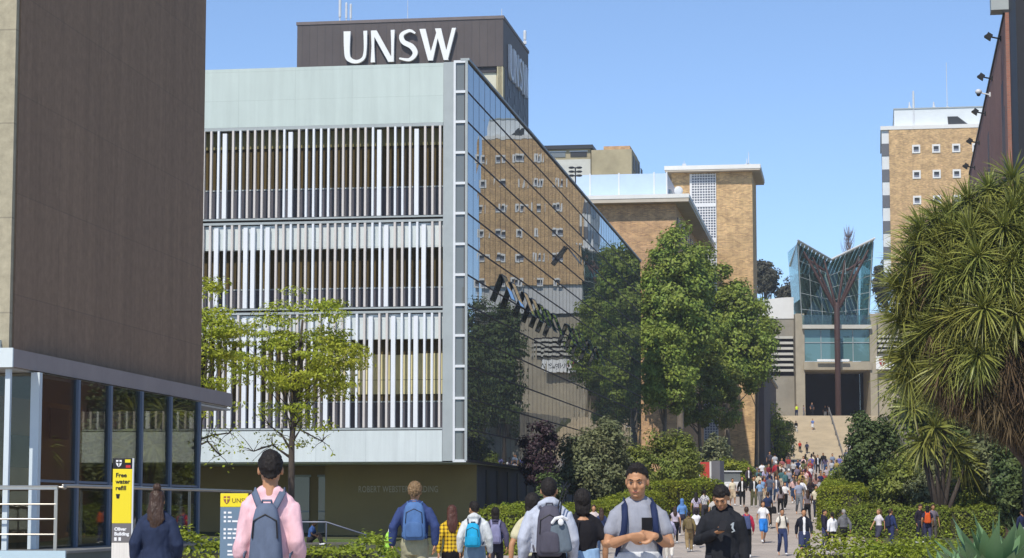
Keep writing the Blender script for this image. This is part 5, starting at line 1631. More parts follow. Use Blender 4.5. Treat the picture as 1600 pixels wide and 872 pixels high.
def hair_mesh(P, kind, vox, seed=0):
    mb = MB(); H = headM(P)
    if kind in ('short', 'fringe', 'crop', 'cap', 'hijab', 'bob', 'curly'):
        g = {'short': .008, 'fringe': .014, 'crop': .006, 'cap': .014, 'hijab': .02, 'bob': .018, 'curly': .018}[kind]
        mb.ball((0, .014, 1.662), (.078 + g, .100 + g, .098 + g), 16)
        if kind in ('short', 'fringe', 'curly'):
            mb.ball((.004, -.008, 1.722), (.060, .078, .050), 12)
            mb.ball((0, .062, 1.585), (.052, .042, .06), 10)
        if kind == 'bob': mb.tube([(0, .05, 1.64), (0, .06, 1.55)], [(.092, .05), (.088, .045)], 12, up=(0, 1, 0))
        if kind == 'hijab': mb.tube([(0, .03, 1.64), (0, .03, 1.52), (0, .01, 1.44)], [(.09, .09), (.085, .08), (.12, .09)], 12, up=(0, 1, 0))
    if kind in ('long', 'bun', 'tail'):
        mb.ball((0, .014, 1.662), (.091, .112, .112), 16)
        if kind == 'long': mb.tube([(0, .055, 1.68), (0, .085, 1.55), (0, .115, 1.42), (0, .125, 1.33)], [(.088, .06), (.095, .05), (.10, .04), (.07, .025)], 12, up=(0, 1, 0))
        if kind == 'bun':
            mb.ball((0, .06, 1.785), (.052, .052, .045), 10)
            mb.tube([(0, .075, 1.64), (.01, .10, 1.52), (0, .12, 1.42), (.01, .13, 1.36)], [(.08, .045), (.095, .045), (.10, .036), (.06, .022)], 12, up=(0, 1, 0))
        if kind == 'tail': mb.tube([(0, .10, 1.70), (0, .15, 1.66), (0, .155, 1.52), (0, .14, 1.42)], [.028, .034, .03, .012], 8)
    me = remesh(mb, vox, 'hair', 1)
    crumple(me, {'cap': 0, 'hijab': .004, 'crop': .004, 'curly': .013}.get(kind, .007), (52, 52, 16) if kind not in ('short', 'curly', 'crop') else (60, 60, 45), seed)
    fr = {'fringe': (.058, 1.645), 'short': (.075, 1.648), 'crop': (.07, 1.655)}.get(kind, (.07, 1.645))
    def margin(c):
        jz = c.z - .012 * noise.noise(Vector((c.x * 55, c.y * 55, seed)))
        if kind == 'hijab': return .1 if not (c.y < -.045 and c.z < 1.71) else -.1
        if kind in ('long', 'bun', 'bob', 'tail') and c.y > .02: return .1
        if kind == 'fringe' and c.y < -.055: return jz - 1.674
        return jz - (fr[1] - .78 * c.y if c.y < .03 else 1.632 - .98 * c.y)
    if kind in ('short', 'fringe', 'crop', 'curly', 'long', 'bob', 'bun', 'tail'):
        hc, hr_ = Vector((0, .012, 1.655)), (.0785, .1005, .0985)
        for v in me.vertices:
            m_ = margin(v.co)
            if 0 <= m_ < .034:
                d = v.co - hc
                q = math.sqrt((d.x / hr_[0]) ** 2 + (d.y / hr_[1]) ** 2 + (d.z / hr_[2]) ** 2)
                if q > .5:
                    sfc = hc + d / q
                    v.co = sfc.lerp(v.co, min(1, m_ / .034))
        me.update()
    def keep(c): return margin(c) > 0
    cut(me, keep)
    me.transform(H)
    return me
CLOTH = {}
def cloth(c, rough=.85, pat=None):
    key = (tuple(round(x, 3) for x in c), pat)
    if key in CLOTH: return CLOTH[key]
    m = mat('cloth_%d' % len(CLOTH), c, rough, .16, 9, bump=.012, bscale=11, stretch=(1.3, 1.3, .55), spec=.15)
    if pat == 'plaid':
        n, l = m.node_tree.nodes, m.node_tree.links
        p = n['Principled BSDF']
        tc = n.new('ShaderNodeTexCoord'); sp = n.new('ShaderNodeSeparateXYZ'); l.new(tc.outputs['Object'], sp.inputs[0])
        outs = []
        for ax, fq in (('X', 95), ('Z', 95)):
            mu = n.new('ShaderNodeMath'); mu.operation = 'MULTIPLY'; mu.inputs[1].default_value = fq; l.new(sp.outputs[ax], mu.inputs[0])
            si = n.new('ShaderNodeMath'); si.operation = 'SINE'; l.new(mu.outputs[0], si.inputs[0])
            gt = n.new('ShaderNodeMath'); gt.operation = 'GREATER_THAN'; gt.inputs[1].default_value = .35; l.new(si.outputs[0], gt.inputs[0])
            outs.append(gt)
        ad = n.new('ShaderNodeMath'); ad.operation = 'ADD'; l.new(outs[0].outputs[0], ad.inputs[0]); l.new(outs[1].outputs[0], ad.inputs[1])
        hf = n.new('ShaderNodeMath'); hf.operation = 'MULTIPLY'; hf.inputs[1].default_value = .5; l.new(ad.outputs[0], hf.inputs[0])
        mx = n.new('ShaderNodeMix'); mx.data_type = 'RGBA'
        mx.inputs[6].default_value = (*c, 1); mx.inputs[7].default_value = (c[0] * .12, c[1] * .1, .015, 1)
        l.new(hf.outputs[0], mx.inputs[0]); l.new(mx.outputs[2], p.inputs['Base Color'])
    if pat == 'stripe' or pat == 'floral':
        n, l = m.node_tree.nodes, m.node_tree.links
        p = n['Principled BSDF']
        tc = n.new('ShaderNodeTexCoord')
        if pat == 'floral':
            v = n.new('ShaderNodeTexVoronoi'); v.inputs['Scale'].default_value = 14; l.new(tc.outputs['Object'], v.inputs['Vector'])
            src = v.outputs['Distance']
        else:
            v = n.new('ShaderNodeTexWave'); v.bands_direction = 'Z'; v.inputs['Scale'].default_value = 9; l.new(tc.outputs['Object'], v.inputs['Vector'])
            src = v.outputs['Fac']
        cr = n.new('ShaderNodeMapRange'); cr.inputs[1].default_value = .25; cr.inputs[2].default_value = .5; l.new(src, cr.inputs[0])
        mx = n.new('ShaderNodeMix'); mx.data_type = 'RGBA'
        mx.inputs[6].default_value = (c[0] * .25, c[1] * .25, c[2] * .5, 1); mx.inputs[7].default_value = (*c, 1)
        l.new(cr.outputs[0], mx.inputs[0]); l.new(mx.outputs[2], p.inputs['Base Color'])
    CLOTH[key] = m
    return m
SKIN = {'light': mat('skin_light', (.47, .238, .122), .5, .06, 8), 'tan': mat('skin_tan', (.40, .20, .10), .5, .06, 8), 'brown': mat('skin_brown', (.20, .10, .055), .5, .08, 8), 'deep': mat('skin_deep', (.07, .035, .02), .5, .08, 8)}
HAIRC = {'black': mat('hair_black', (.016, .013, .012), .7, .4, 60, stretch=(1, 1, .2), spec=.25), 'brown': mat('hair_brown', (.045, .022, .012), .5, .3, 30, stretch=(1, 1, .2)), 'auburn': mat('hair_auburn', (.075, .026, .016), .5, .3, 30, stretch=(1, 1, .2)),
         'sandy': mat('hair_sandy', (.20, .125, .06), .55, .3, 30, stretch=(1, 1, .2)), 'grey': mat('hair_grey', (.30, .28, .26), .55, .2, 30), 'white': mat('cap_white', (.78, .78, .76), .7, .05, 4), 'navy': mat('cap_navy', (.02, .03, .07), .7, .05, 4)}
CACHE = {}
KEEP = []
def cached(key, fn):
    if key not in CACHE: CACHE[key] = fn()
    return CACHE[key]
def put(name, me, m, parent):
    o = link_mesh(name, me, parent)
    if len(me.materials) == 0: me.materials.append(m)
    o.material_slots[0].link = 'OBJECT'; o.material_slots[0].material = m
    return o
def person(loc, face, h, pose_, top, bottom, label, skin='tan', hair=('short', 'black'), shoes=(.75, .75, .75), fem=False, vox=.02, hem=.95, waist=1.02, fine=False, hands=None, group='people on the mall', inner=None, amp=None, seed=0, topg=0.0):
    """top: (kind, colour[, pattern]); bottom: (kind, colour)"""
    P = POSES[pose_] if isinstance(pose_, str) else pose_
    KEEP.append(P)
    pk = pose_ if isinstance(pose_, str) else id(P)
    k = (pk, fem, vox, fine)
    sc = h / 1.75
    amp = .008 if amp is None else amp
    me = cached(('body',) + k, lambda: remesh(body_prims(P, fem, fine, hands), vox, 'person', 2))
    root = put('person', me, SKIN[skin], None)
    root.location = loc; root.rotation_euler = (0, 0, R(face)); root.scale = (sc, sc, sc)
    tag(root, label, 'person', group)
    vt = max(vox, .011)
    tm = cached(('top', top[0], hem, topg) + k, lambda: crumple(remesh(top_prims(P, top[0], fem, hem, topg), vt, 'shirt', 3), amp, seed=seed))
    put({'hoodie': 'hoodie', 'jacket': 'jacket'}.get(top[0], 'shirt'), tm, cloth(*([top[1]] + ([.85, top[2]] if len(top) > 2 else []))), root)
    bm_ = cached(('bot', bottom[0], waist) + k, lambda: crumple(remesh(bottom_prims(P, bottom[0], fem, waist), vt, 'trousers', 3), amp * .8, (8, 8, 5), seed + 2))
    put('shorts' if bottom[0] == 'shorts' else 'trousers', bm_, cloth(bottom[1]), root)
    for s in (1, -1):
        put('shoe', cached(('shoe', s) + k, lambda: remesh(shoe_prims(P, s), max(vox * .7, .012), 'shoe', 2)), cloth(shoes, .6), root)
    hm = cached(('hair', hair[0], seed if vox < .015 else 0) + k, lambda: hair_mesh(P, hair[0], max(vox * .6, .007), seed))
    put({'cap': 'cap', 'hijab': 'headscarf'}.get(hair[0], 'hair'), hm, HAIRC.get(hair[1]) or cloth(hair[1]), root)
    if inner:   # strip of undershirt showing in an open jacket
        def f():
            mb = MB()
            gr = .034
            pts = [pv(P, (0, -(ry * P['wide'] + gr - .022), z)) for (z, rx, ry) in TORSO if .93 <= z <= 1.43]
            mb.tube(pts + [pv(P, (0, -.066, 1.47))], [(.050, .018)] * 2 + [(.048, .018)] * (len(pts) - 3) + [(.06, .02), (.035, .016)], 10, up=(0, 1, 0))
            return remesh(mb, .013, 'undershirt', 1)
        put('undershirt', cached(('inner',) + k, f), cloth(inner), root)
    H = headM(P)
    def eye(s):
        mb = MB()
        mb.m = 0; mb.ball((s * .031, -.0865, 1.636), (.0125, .0075, .0040), 10, H)
        mb.m = 1; mb.ball((s * .031, -.0930, 1.6355), (.0085, .0028, .0042), 8, H)
        e = mb.mesh('eye'); e.materials.append(mat('eye_white', (.34, .28, .25), .5, .02, 1)); e.materials.append(M_sblk); return e
    def brow(s):
        mb = MB()
        mb.tube([(s * .016, -.0995, 1.655), (s * .034, -.0975, 1.661), (s * .050, -.086, 1.655)], [(.004, .003), (.0045, .003), (.003, .002)], 6, H)
        return mb.mesh('eyebrow')
    def mouth():
        mb = MB(); mb.tube([(-.023, -.0945, 1.568), (-.010, -.1015, 1.5695), (0, -.103, 1.5685), (.010, -.1015, 1.5695), (.023, -.0945, 1.568)], [(.003, .004), (.005, .0065), (.005, .006), (.005, .0065), (.003, .004)], 6, H)
        return mb.mesh('mouth')
    if vox < .015 and abs(((face + 180) % 360) - 180) < 100:
        for s in (1, -1):
            link_mesh('eye', cached(('eye', s) + k, lambda: eye(s)), root)
            put('eyebrow', cached(('brow', s) + k, lambda: brow(s)), HAIRC['black'], root)
        put('mouth', cached(('mouth',) + k, mouth), mat('lips', (.34, .13, .10), .5, .05, 5), root)
    root['_p'] = 0
    del root['_p']
    return root, P
def rounded(mb, w, d, h, z0, y0, taper=.8):
    """rounded bag body: stacked super-ellipse rings"""
    n = 20; L = []
    for (t, s) in ((0, .70), (.04, .9), (.12, 1.0), (.45, 1.0), (.75, .95), (.90, .82), (.97, .6), (1.0, .35)):
        k = s * (1 - (1 - taper) * t)
        ring = []
        for i in range(n):
            a = 2 * math.pi * i / n
            c, q = math.cos(a), math.sin(a)
            e = .55
            ring.append((w / 2 * k * math.copysign(abs(c) ** e, c), y0 + d / 2 + d / 2 * min(1, s * 1.05) * math.copysign(abs(q) ** e, q), z0 + h * t))
        L.append(ring)
    vs = [p for r_ in L for p in r_]
    fs = [(i * n + j, i * n + (j + 1) % n, (i + 1) * n + (j + 1) % n, (i + 1) * n + j) for i in range(len(L) - 1) for j in range(n)]
    fs += [tuple(range(n - 1, -1, -1)), tuple((len(L) - 1) * n + j for j in range(n))]
    mb.add(vs, fs)
def backpack(owner, P, colour, label, w=.30, d=.15, h=.46, z0=.98, y0=.118, strap=None, pocket=True, taper=.8, fine=False, vneck=False, group='backpacks on walkers'):
    key = ('bag', w, d, h, z0, y0, taper, id(P))
    def f():
        mb = MB(); rounded(mb, w, d, h, z0, y0, taper)
        me = mb.mesh('backpack'); me.polygons.foreach_set('use_smooth', [True] * len(me.polygons)); return me
    o = put('backpack', cached(key, f), cloth(colour, .7), None)
    o.location, o.rotation_euler, o.scale = owner.location, owner.rotation_euler, owner.scale
    tag(o, label, 'backpack', group)
    def st(s):
        mb = MB()
        gx_ = .095
        b0 = [(s * (.05 if vneck else gx_ * .8), y0 + .02, z0 + h * .93), (s * gx_, .095, 1.475), (s * (gx_ + .005), .03, 1.492), (s * (gx_ + .01), -.07, 1.455), (s * (gx_ + .014), -.146, 1.36), (s * (gx_ + .022), -.156, 1.27), (s * (gx_ + .055), -.115, 1.17), (s * (gx_ + .068), -.03, 1.10), (s * (gx_ + .06), y0 + .01, 1.05)]
        mb.tube([pv(P, q) for q in b0], [(.023, .009)] * len(b0), 8, up=None)
        me = mb.mesh('strap'); me.polygons.foreach_set('use_smooth', [True] * len(me.polygons)); return me
    for s in (1, -1):
        put('strap', cached(('strap', s, vneck) + key, lambda: st(s)), cloth(strap or colour, .7), o)
    if pocket:
        def pk():
            mb = MB(); rounded(mb, w * .74, .05, h * .42, z0 + h * .07, y0 + d - .02, .95)
            me = mb.mesh('pocket'); me.polygons.foreach_set('use_smooth', [True] * len(me.polygons)); return me
        put('pocket', cached(('pocket',) + key, pk), cloth(tuple(c * .85 for c in colour), .7), o)
    if fine:
        hd = MB().tube([(-.035, y0 + .03, z0 + h * .94), (-.03, y0 + .05, z0 + h * 1.04), (.03, y0 + .05, z0 + h * 1.04), (.035, y0 + .03, z0 + h * .94)], .009, 6)
        put('handle', hd.mesh('handle'), cloth(strap or colour, .7), o)
        zp = MB().tube([(-w * .36, y0 + d * .99, z0 + h * .45), (-w * .33, y0 + d * .985, z0 + h * .72), (0, y0 + d * .985, z0 + h * .82), (w * .33, y0 + d * .985, z0 + h * .72), (w * .36, y0 + d * .99, z0 + h * .45)], .006, 5)
        put('zip', zp.mesh('zip'), M_sblk, o)
    return o
# ================================================================== the people near the camera
def at_ground(px, Y): return Vector((WX(px, Y, 830), Y, gz(Y) + .015))
FG = 'people near the camera'
NAVY, BLACK, WHITE, CREAM = (.018, .028, .075), (.012, .012, .014), (.74, .74, .76), (.66, .60, .46)
JEANS, LJEANS, KHAKI, GREY = (.045, .075, .15), (.26, .40, .58), (.30, .26, .16), (.17, .17, .19)
POSES['grey_man'] = pose(elL=(.225, -.05, 1.165), wrL=(.095, -.245, 1.235), elR=(-.225, -.05, 1.165), wrR=(-.085, -.25, 1.225), pitch=R(10), yaw=R(-14), wide=.98)
a, P = person(at_ground(997, 17.0), 2, 1.81, 'grey_man', ('tee', (.29, .30, .345)), ('shorts', (.55, .56, .58)), 'man in a grey pocket T-shirt with navy backpack straps, clasping his hands', 'light', ('short', 'black'),
              vox=.0068, hem=1.10, waist=1.12, fine=True, group=FG, seed=3,
              hands={'wrL': (Vector((-.95, -.25, .10)), (0, .6, -.4), .55), 'wrR': (Vector((.92, -.38, .02)), (0, .8, .3), .5)})
backpack(a, P, NAVY, 'navy backpack worn by the man in the grey pocket T-shirt, straps showing in front', .30, .15, .46, .98, .13, fine=True, group='backpacks near the camera')
put('chest_pocket', (lambda b: b.mesh('chest_pocket'))(MB().box(.015, .090, -.158, -.118, 1.275, 1.365)), cloth(BLACK), a)
put('wristwatch', (lambda b: b.mesh('wristwatch'))(MB().tube([(.118, -.215, 1.225), (.130, -.195, 1.218)], [.034, .034], 12)), M_sblk, a)
POSES['hoodie_man'] = pose(elR=(-.245, -.02, 1.17), wrR=(-.075, -.27, 1.25), elL=(.215, .03, 1.14), wrL=(.225, -.02, .90), pitch=R(27), yaw=R(-10), knL=(.10, -.14, .52), anL=(.10, -.08, .10), knR=(-.10, .03, .49), anR=(-.10, .22, .10), wide=1.03)
b_, P = person(at_ground(1129, 23.6), -6, 1.74, 'hoodie_man', ('hoodie', (.020, .021, .025)), ('loose', (.030, .031, .040)), 'man in a black hoodie looking down at his phone', 'tan', ('fringe', 'black'), vox=.0075, hem=1.02, waist=1.05, fine=True, group=FG, seed=5,
              hands={'wrR': (Vector((.80, -.52, .28)), (-.1, .3, .95), .75)})
ph = MB().box(-.038, .038, -.0045, .0045, -.075, .075)
pm = ph.mesh('phone'); pm.materials.append(M_sblk)
H_ = (b_.location + Matrix.Rotation(R(-6), 3, 'Z') @ (Vector((.005, -.335, 1.325)) * (1.74 / 1.75)))
po = link_mesh('mobile_phone', pm, None, H_, (R(-50), 0, R(-20)))
tag(po, 'dark phone held by the man in the black hoodie', 'phone')
scn = MB().box(-.034, .034, .0048, .0056, -.068, .068).build('screen', M_glassC, po)
lg = MB()
lg.tube([(.095, -.152, 1.335), (.115, -.152, 1.36), (.105, -.152, 1.30), (.125, -.150, 1.27), (.10, -.152, 1.26)], [.010, .012, .012, .010, .006], 6)
put('chest_logo', lg.mesh('chest_logo'), cloth((.40, .44, .46)), b_)
POSES['pink_man'] = pose(elL=(.182, .04, 1.15), wrL=(.21, -.03, .98), elR=(-.182, .03, 1.15), wrR=(-.175, -.09, .95), wide=.84, yaw=R(8), knL=(.10, -.08, .51), anL=(.10, -.02, .10))
c_, P = person(at_ground(422, 16.5), 178, 1.89, 'pink_man', ('rolled', (.80, .50, .54)), ('loose', (.014, .014, .020)), 'man in a pink shirt with rolled sleeves walking away with a slate backpack', 'light', ('short', 'black'), vox=.0075, hem=.93, waist=1.0, fine=True, group=FG, seed=7, amp=.013)
backpack(c_, P, (.115, .145, .21), 'slate blue backpack on the back of the man in the pink shirt', .235, .13, .42, .985, .118, fine=True, vneck=True, taper=.72, pocket=False, group='backpacks near the camera')
POSES['navy_woman'] = pose(elL=(.245, .04, 1.15), wrL=(.235, -.04, .90), elR=(-.235, .03, 1.14), wrR=(-.22, -.12, .93), knL=(.10, -.06, .51), anL=(.10, -.0, .10))
d_, P = person(at_ground(245, 25), 184, 1.70, 'navy_woman', ('jacket', (.024, .034, .070)), ('slim', BLACK), 'woman in a navy jacket with a bun and loose brown hair beside the yellow totem', 'light', ('bun', 'brown'), fem=True, vox=.009, hem=.93, waist=1.0, fine=True, group=FG, seed=9, topg=.012)
POSES['blue_man'] = pose(elL=(.285, .05, 1.16), wrL=(.30, -.03, .94), elR=(-.275, .06, 1.17), wrR=(-.27, .02, .95), knL=(.10, -.12, .51), anL=(.10, -.08, .10), knR=(-.10, .03, .49), anR=(-.10, .2, .12), wide=1.05)
e_, P = person(at_ground(648, 32), 180, 1.88, 'blue_man', ('jacket', (.040, .062, .17)), ('jeans', (.36, .34, .22)), 'sandy haired man in a blue jacket and khaki trousers walking away', 'light', ('curly', 'sandy'), vox=.0095, hem=1.02, waist=1.04, fine=True, group=FG, seed=11, amp=.012)
backpack(e_, P, (.085, .17, .36), 'mid blue backpack on the sandy haired man', .31, .15, .50, 1.00, .125, fine=True, taper=.9, group='backpacks near the camera')
nb_ = MB(); rounded(nb_, .16, .10, .34, 0, -.05, .8)
nm = nb_.mesh('bag'); nm.materials.append(cloth((.42, .78, .10))); nm.polygons.foreach_set('use_smooth', [True] * len(nm.polygons))
no_ = link_mesh('hand_bag', nm, None, W(605, 868, 32.1), (0, R(8), R(20)))
tag(no_, 'neon green bag hanging from the left hand of the sandy haired man', 'bag')
MB().tube([(-.03, 0, .32), (-.02, 0, .45), (.02, 0, .45), (.03, 0, .32)], .008, 6).build('strap', M_txtw, no_)
f_, P = person(at_ground(706, 36), 186, 1.57, 'walk1', ('long', (.72, .47, .03), 'plaid'), ('slim', BLACK), 'woman with long auburn hair in a yellow plaid shirt walking away', 'light', ('long', 'auburn'), fem=True, vox=.011, hem=.93, group=FG, seed=13)
POSES['teal_boy'] = pose(elL=(.24, .06, 1.16), wrL=(.25, .0, .93), elR=(-.24, .0, 1.15), wrR=(-.24, -.1, .92), yaw=R(35), pitch=R(10), knR=(-.1, -.1, .51), anR=(-.1, -.05, .10))
g_, P = person(at_ground(742, 35), 172, 1.63, 'teal_boy', ('hoodie', (.60, .62, .62)), ('jeans', (.17, .25, .33)), 'person in a pale hoodie with a bright teal backpack, beside the yellow plaid shirt', 'light', ('short', 'black'), vox=.0105, hem=1.02, waist=1.04, group=FG, seed=15)
backpack(g_, P, (.02, .34, .58), 'bright teal backpack on the person in the pale hoodie', .28, .16, .40, 1.00, .135, strap=(.03, .04, .07), fine=True, group='backpacks near the camera')
h_, P = person(at_ground(774, 44), 180, 1.58, 'walk2', ('jacket', (.07, .065, .11)), ('slim', (.03, .03, .045)), 'person in a dark violet jacket with a lavender pack, right of the teal backpack', 'tan', ('bob', 'black'), fem=True, vox=.012, group=FG, seed=17)
backpack(h_, P, (.22, .22, .36), 'lavender grey backpack right of the bright teal one', .27, .13, .42, .98, .115, group='backpacks near the camera')
POSES['hood_back'] = pose(elL=(.25, .04, 1.16), wrL=(.255, -.06, .94), elR=(-.235, .02, 1.15), wrR=(-.23, -.10, .93), yaw=R(-6), wide=1.03)
i_, P = person(at_ground(858, 23.0), 180, 1.80, 'hood_back', ('hoodie', (.46, .49, .57)), ('jeans', (.015, .015, .02)), 'man in a pale blue grey hoodie with a large dark grey backpack', 'light', ('crop', 'black'), vox=.009, hem=1.0, waist=1.02, fine=True, group=FG, seed=19, amp=.012)
backpack(i_, P, (.085, .080, .105), 'large dark grey backpack on the man in the pale hoodie', .27, .16, .50, .985, .14, fine=True, taper=.85, group='backpacks near the camera')
j_, P = person(at_ground(910, 23.4), 184, 1.68, pose(elL=(.25, .0, 1.15), wrL=(.16, -.2, 1.0), elR=(-.25, .02, 1.15), wrR=(-.25, -.06, .93), wide=1.14), ('tee', (.016, .015, .018)), ('jeans', LJEANS), 'woman in a black T-shirt and light blue jeans seen from behind', 'light', ('bob', 'black'), fem=True, vox=.0095, hem=1.10, waist=1.13, fine=True, group=FG, seed=21)
tb_ = MB(); rounded(tb_, .25, .15, .34, 0, -.07, .72)
tm_ = tb_.mesh('bag'); tm_.materials.append(cloth((.13, .16, .19))); tm_.polygons.foreach_set('use_smooth', [True] * len(tm_.polygons))
to_ = link_mesh('drawstring_bag', tm_, None, W(876, 864, 22.75), (0, R(-5), R(10)))
tag(to_, 'slate grey drawstring bag hanging between the pale hoodie and the black T-shirt', 'bag')
MB().tube([(.0, -.02, .33), (.03, .05, .48), (.12, .12, .66), (.17, .2, .70)], .007, 6).tube([(.02, -.02, .33), (.06, .05, .48), (.15, .12, .64), (.2, .2, .68)], .007, 6).build('cord', M_sblk, to_)
MB().tube([(-.07, -.06, .31), (-.04, -.085, .35), (.03, -.085, .36), (.08, -.06, .33)], .018, 7).ball((.01, -.10, .31), (.03, .014, .034), 10).build('white_toggle', M_txtw, to_)
person(at_ground(832, 25.5), 180, 1.66, pose(elL=(.25, .06, 1.15), wrL=(.26, .03, .91)), ('tee', (.56, .52, .34)), ('loose', (.025, .025, .03)), 'person in a cream top almost hidden behind the pale hoodie man', 'light', ('bob', 'black'), fem=True, vox=.012, group=FG, seed=23)
POSES['sitlow'] = pose(elL=(.24, -.12, 1.17), wrL=(.12, -.36, 1.12), elR=(-.24, -.12, 1.17), wrR=(-.12, -.38, 1.12), knL=(.12, -.40, .48), anL=(.12, -.50, .085), knR=(-.12, -.40, .48), anR=(-.12, -.54, .085), dz=-.70, pitch=R(20), lean=R(14))
person(Vector((WX(484, 92.3, 830), 92.3, gz(92) + .02)), 75, 1.74, 'sitlow', ('tee', (.05, .10, .26)), ('jeans', (.03, .025, .025)), 'person in a blue T-shirt sitting on the low wall and looking at their hands', 'deep', ('short', 'black'), vox=.018, group='people at the brown wall')

# ================================================================== the crowd further up the mall
def depth_for(yf):
    lo = 24.0
    best, bd = 24, 1e9
    Y = 24.0
    while Y < 300:
        k = F_PX / Y
        z = gz(Y) - CAM_H
        # exact picture row of the ground at this depth
        v = 436 - F_PX * (z * CT - Y * ST) / (Y * CT + z * ST)
        if abs(v - yf) < bd: bd, best = abs(v - yf), Y
        Y += .25 if Y < 120 else .5
    return best
def crowd(px, yt, yf, face, pose_, top, bottom, label, skin='tan', hair=('short', 'black'), fem=False, bag=None, inner=None, hem=.95, Y=None):
    Y = Y or depth_for(yf)
    h = WZ(yt, Y) - gz(Y)
    h = min(1.9, max(1.52, h))
    p = Vector((WX(px, Y, yf), Y, gz(Y) + .015))
    vx = .019 if Y < 105 else .026
    o, P = person(p, face, h, pose_, top, bottom, label, skin, hair, fem=fem, vox=vx, hem=hem, inner=inner, seed=1)
    if bag:
        backpack(o, P, bag[0], bag[1], pocket=False)
    return o
T, L, J, HD = 'tee', 'long', 'jacket', 'hoodie'
crowd(1145, 748, 791, 5, 'walk1', (T, CREAM), ('shorts', (.50, .40, .28)), 'walker in a cream T-shirt and beige shorts at the left of the mall', 'light', ('short', 'brown'))
crowd(1160, 745, 793, -5, 'walk2', (J, BLACK), ('slim', BLACK), 'walker with an open black jacket over white and black trousers', 'light', ('bob', 'black'), True, inner=WHITE)
crowd(1178, 743, 793, 8, 'step', (J, (.02, .02, .025)), ('loose', (.10, .10, .055)), 'walker in a dark jacket over white with olive trousers', 'light', ('short', 'black'), inner=WHITE)
crowd(1191, 722, 758, 180, 'walk1', (T, WHITE), ('slim', BLACK), 'person in a white T-shirt and black trousers seen from behind below the stair tower corner', 'tan')
crowd(1213, 720, 760, 176, 'step', (L, (.35, .02, .035)), ('jeans', (.03, .03, .05)), 'person in a white cap and dark red top walking away', 'light', ('cap', 'white'), bag=((.30, .03, .05), 'dark red backpack below the white cap'))
crowd(1203, 742, 788, 182, 'walk2', (T, (.10, .12, .17)), ('jeans', JEANS), 'person in a slate blue top walking away up the middle of the mall', 'tan')
crowd(1200, 769, 826, 178, 'walk1', (T, (.022, .034, .085)), ('loose', BLACK), 'large person in a navy T-shirt walking away, carrying a black bag', 'tan', ('short', 'brown'))
crowd(1227, 754, 797, 10, 'walk2', (T, WHITE), ('slim', BLACK), 'slim walker in a white T-shirt and black trousers in the centre of the mall', 'light')
crowd(1249, 750, 804, 0, 'walk1', (T, (.42, .47, .56), 'stripe'), ('jeans', (.17, .19, .22)), 'walker in a striped pale blue shirt and grey jeans', 'light', ('short', 'brown'))
crowd(1276, 759, 813, -4, 'walk2', (T, CREAM), ('slim', (.02, .022, .04)), 'walker in a loose cream T-shirt and dark trousers near the right hedge', 'tan')
crowd(1193, 784, 849, 6, 'walk2', (T, WHITE), ('shorts', (.03, .20, .62)), 'walker in a white T-shirt and bright blue shorts', 'light', ('long', 'brown'), True)
crowd(1167, 793, 872, 178, 'step', (L, (.48, .03, .07)), ('slim', BLACK), 'person with red sleeves walking away in black trousers', 'light', ('short', 'brown'), bag=((.06, .08, .17), 'slate navy backpack on the person with red sleeves'))
crowd(1223, 796, 869, 2, 'walk1', (T, (.64, .60, .52)), ('jeans', (.035, .05, .12)), 'walker in a cream T-shirt and navy jeans with dark pack straps', 'tan', bag=((.03, .03, .035), 'black backpack worn by the walker in navy jeans'))
crowd(1257, 796, 879, -3, 'walk2', (J, (.016, .018, .028)), ('shorts', (.035, .045, .10)), 'walker in a black blazer over a white shirt with navy shorts', 'light', ('short', 'black'), inner=WHITE)
crowd(1289, 797, 861, 70, 'step', (HD, (.022, .020, .038)), ('jeans', (.05, .055, .13)), 'person in a dark navy hoodie crossing in profile', 'light', ('short', 'black'))
crowd(1301, 801, 866, 195, 'walk1', (L, WHITE), ('slim', BLACK), 'person in a white shirt hanging loose over black leggings, seen from behind', 'light', ('tail', 'black'), True, hem=.93)
crowd(1319, 797, 863, 200, 'walk2', (HD, (.15, .15, .16)), ('slim', BLACK), 'person in a charcoal grey hoodie striding beside the right hedge', 'tan', ('short', 'grey'))
crowd(1267, 748, 788, 175, 'walk1', (J, (.03, .02, .025)), ('slim', BLACK), 'person in a dark maroon jacket behind the striped shirt', 'tan', ('long', 'brown'), True)
crowd(1295, 745, 783, 185, 'step', (T, (.66, .66, .72)), ('jeans', (.40, .38, .34)), 'person in a pale lilac shirt right beside the hedge', 'light', ('short', 'brown'))
crowd(1256, 737, 774, 4, 'walk2', (T, (.62, .44, .42)), ('jeans', JEANS), 'walker in a pale pink top in the middle of the crowd', 'light', ('long', 'brown'), True)
crowd(1233, 733, 771, 178, 'walk1', (L, (.30, .29, .33)), ('slim', BLACK), 'person in a white cap and grey top walking away towards the steps', 'light', ('cap', 'white'))
crowd(1283, 735, 772, 0, 'step', (T, (.42, .30, .20)), ('jeans', (.05, .05, .06)), 'walker in a sandy brown top near the right hedge', 'tan', ('long', 'black'), True)
crowd(1240, 720, 752, 180, 'walk2', (T, (.46, .45, .46)), ('slim', BLACK), 'person in a light grey top at the foot of the steps, left side', 'light')
crowd(1254, 721, 753, 178, 'walk1', (T, WHITE), ('jeans', (.05, .06, .1)), 'person in a white top at the foot of the steps', 'tan')
crowd(1268, 712, 744, 182, 'step', (T, (.12, .12, .34)), ('jeans', JEANS), 'person in a violet blue top at the foot of the steps', 'tan')
crowd(1278, 711, 742, 0, 'walk1', (J, (.02, .02, .03)), ('slim', BLACK), 'person in an open dark jacket over white at the foot of the steps', 'light', inner=WHITE)
crowd(1290, 713, 744, 180, 'walk2', (T, (.10, .08, .14)), ('jeans', JEANS), 'person in a plum top at the foot of the steps', 'tan', ('long', 'black'), True)
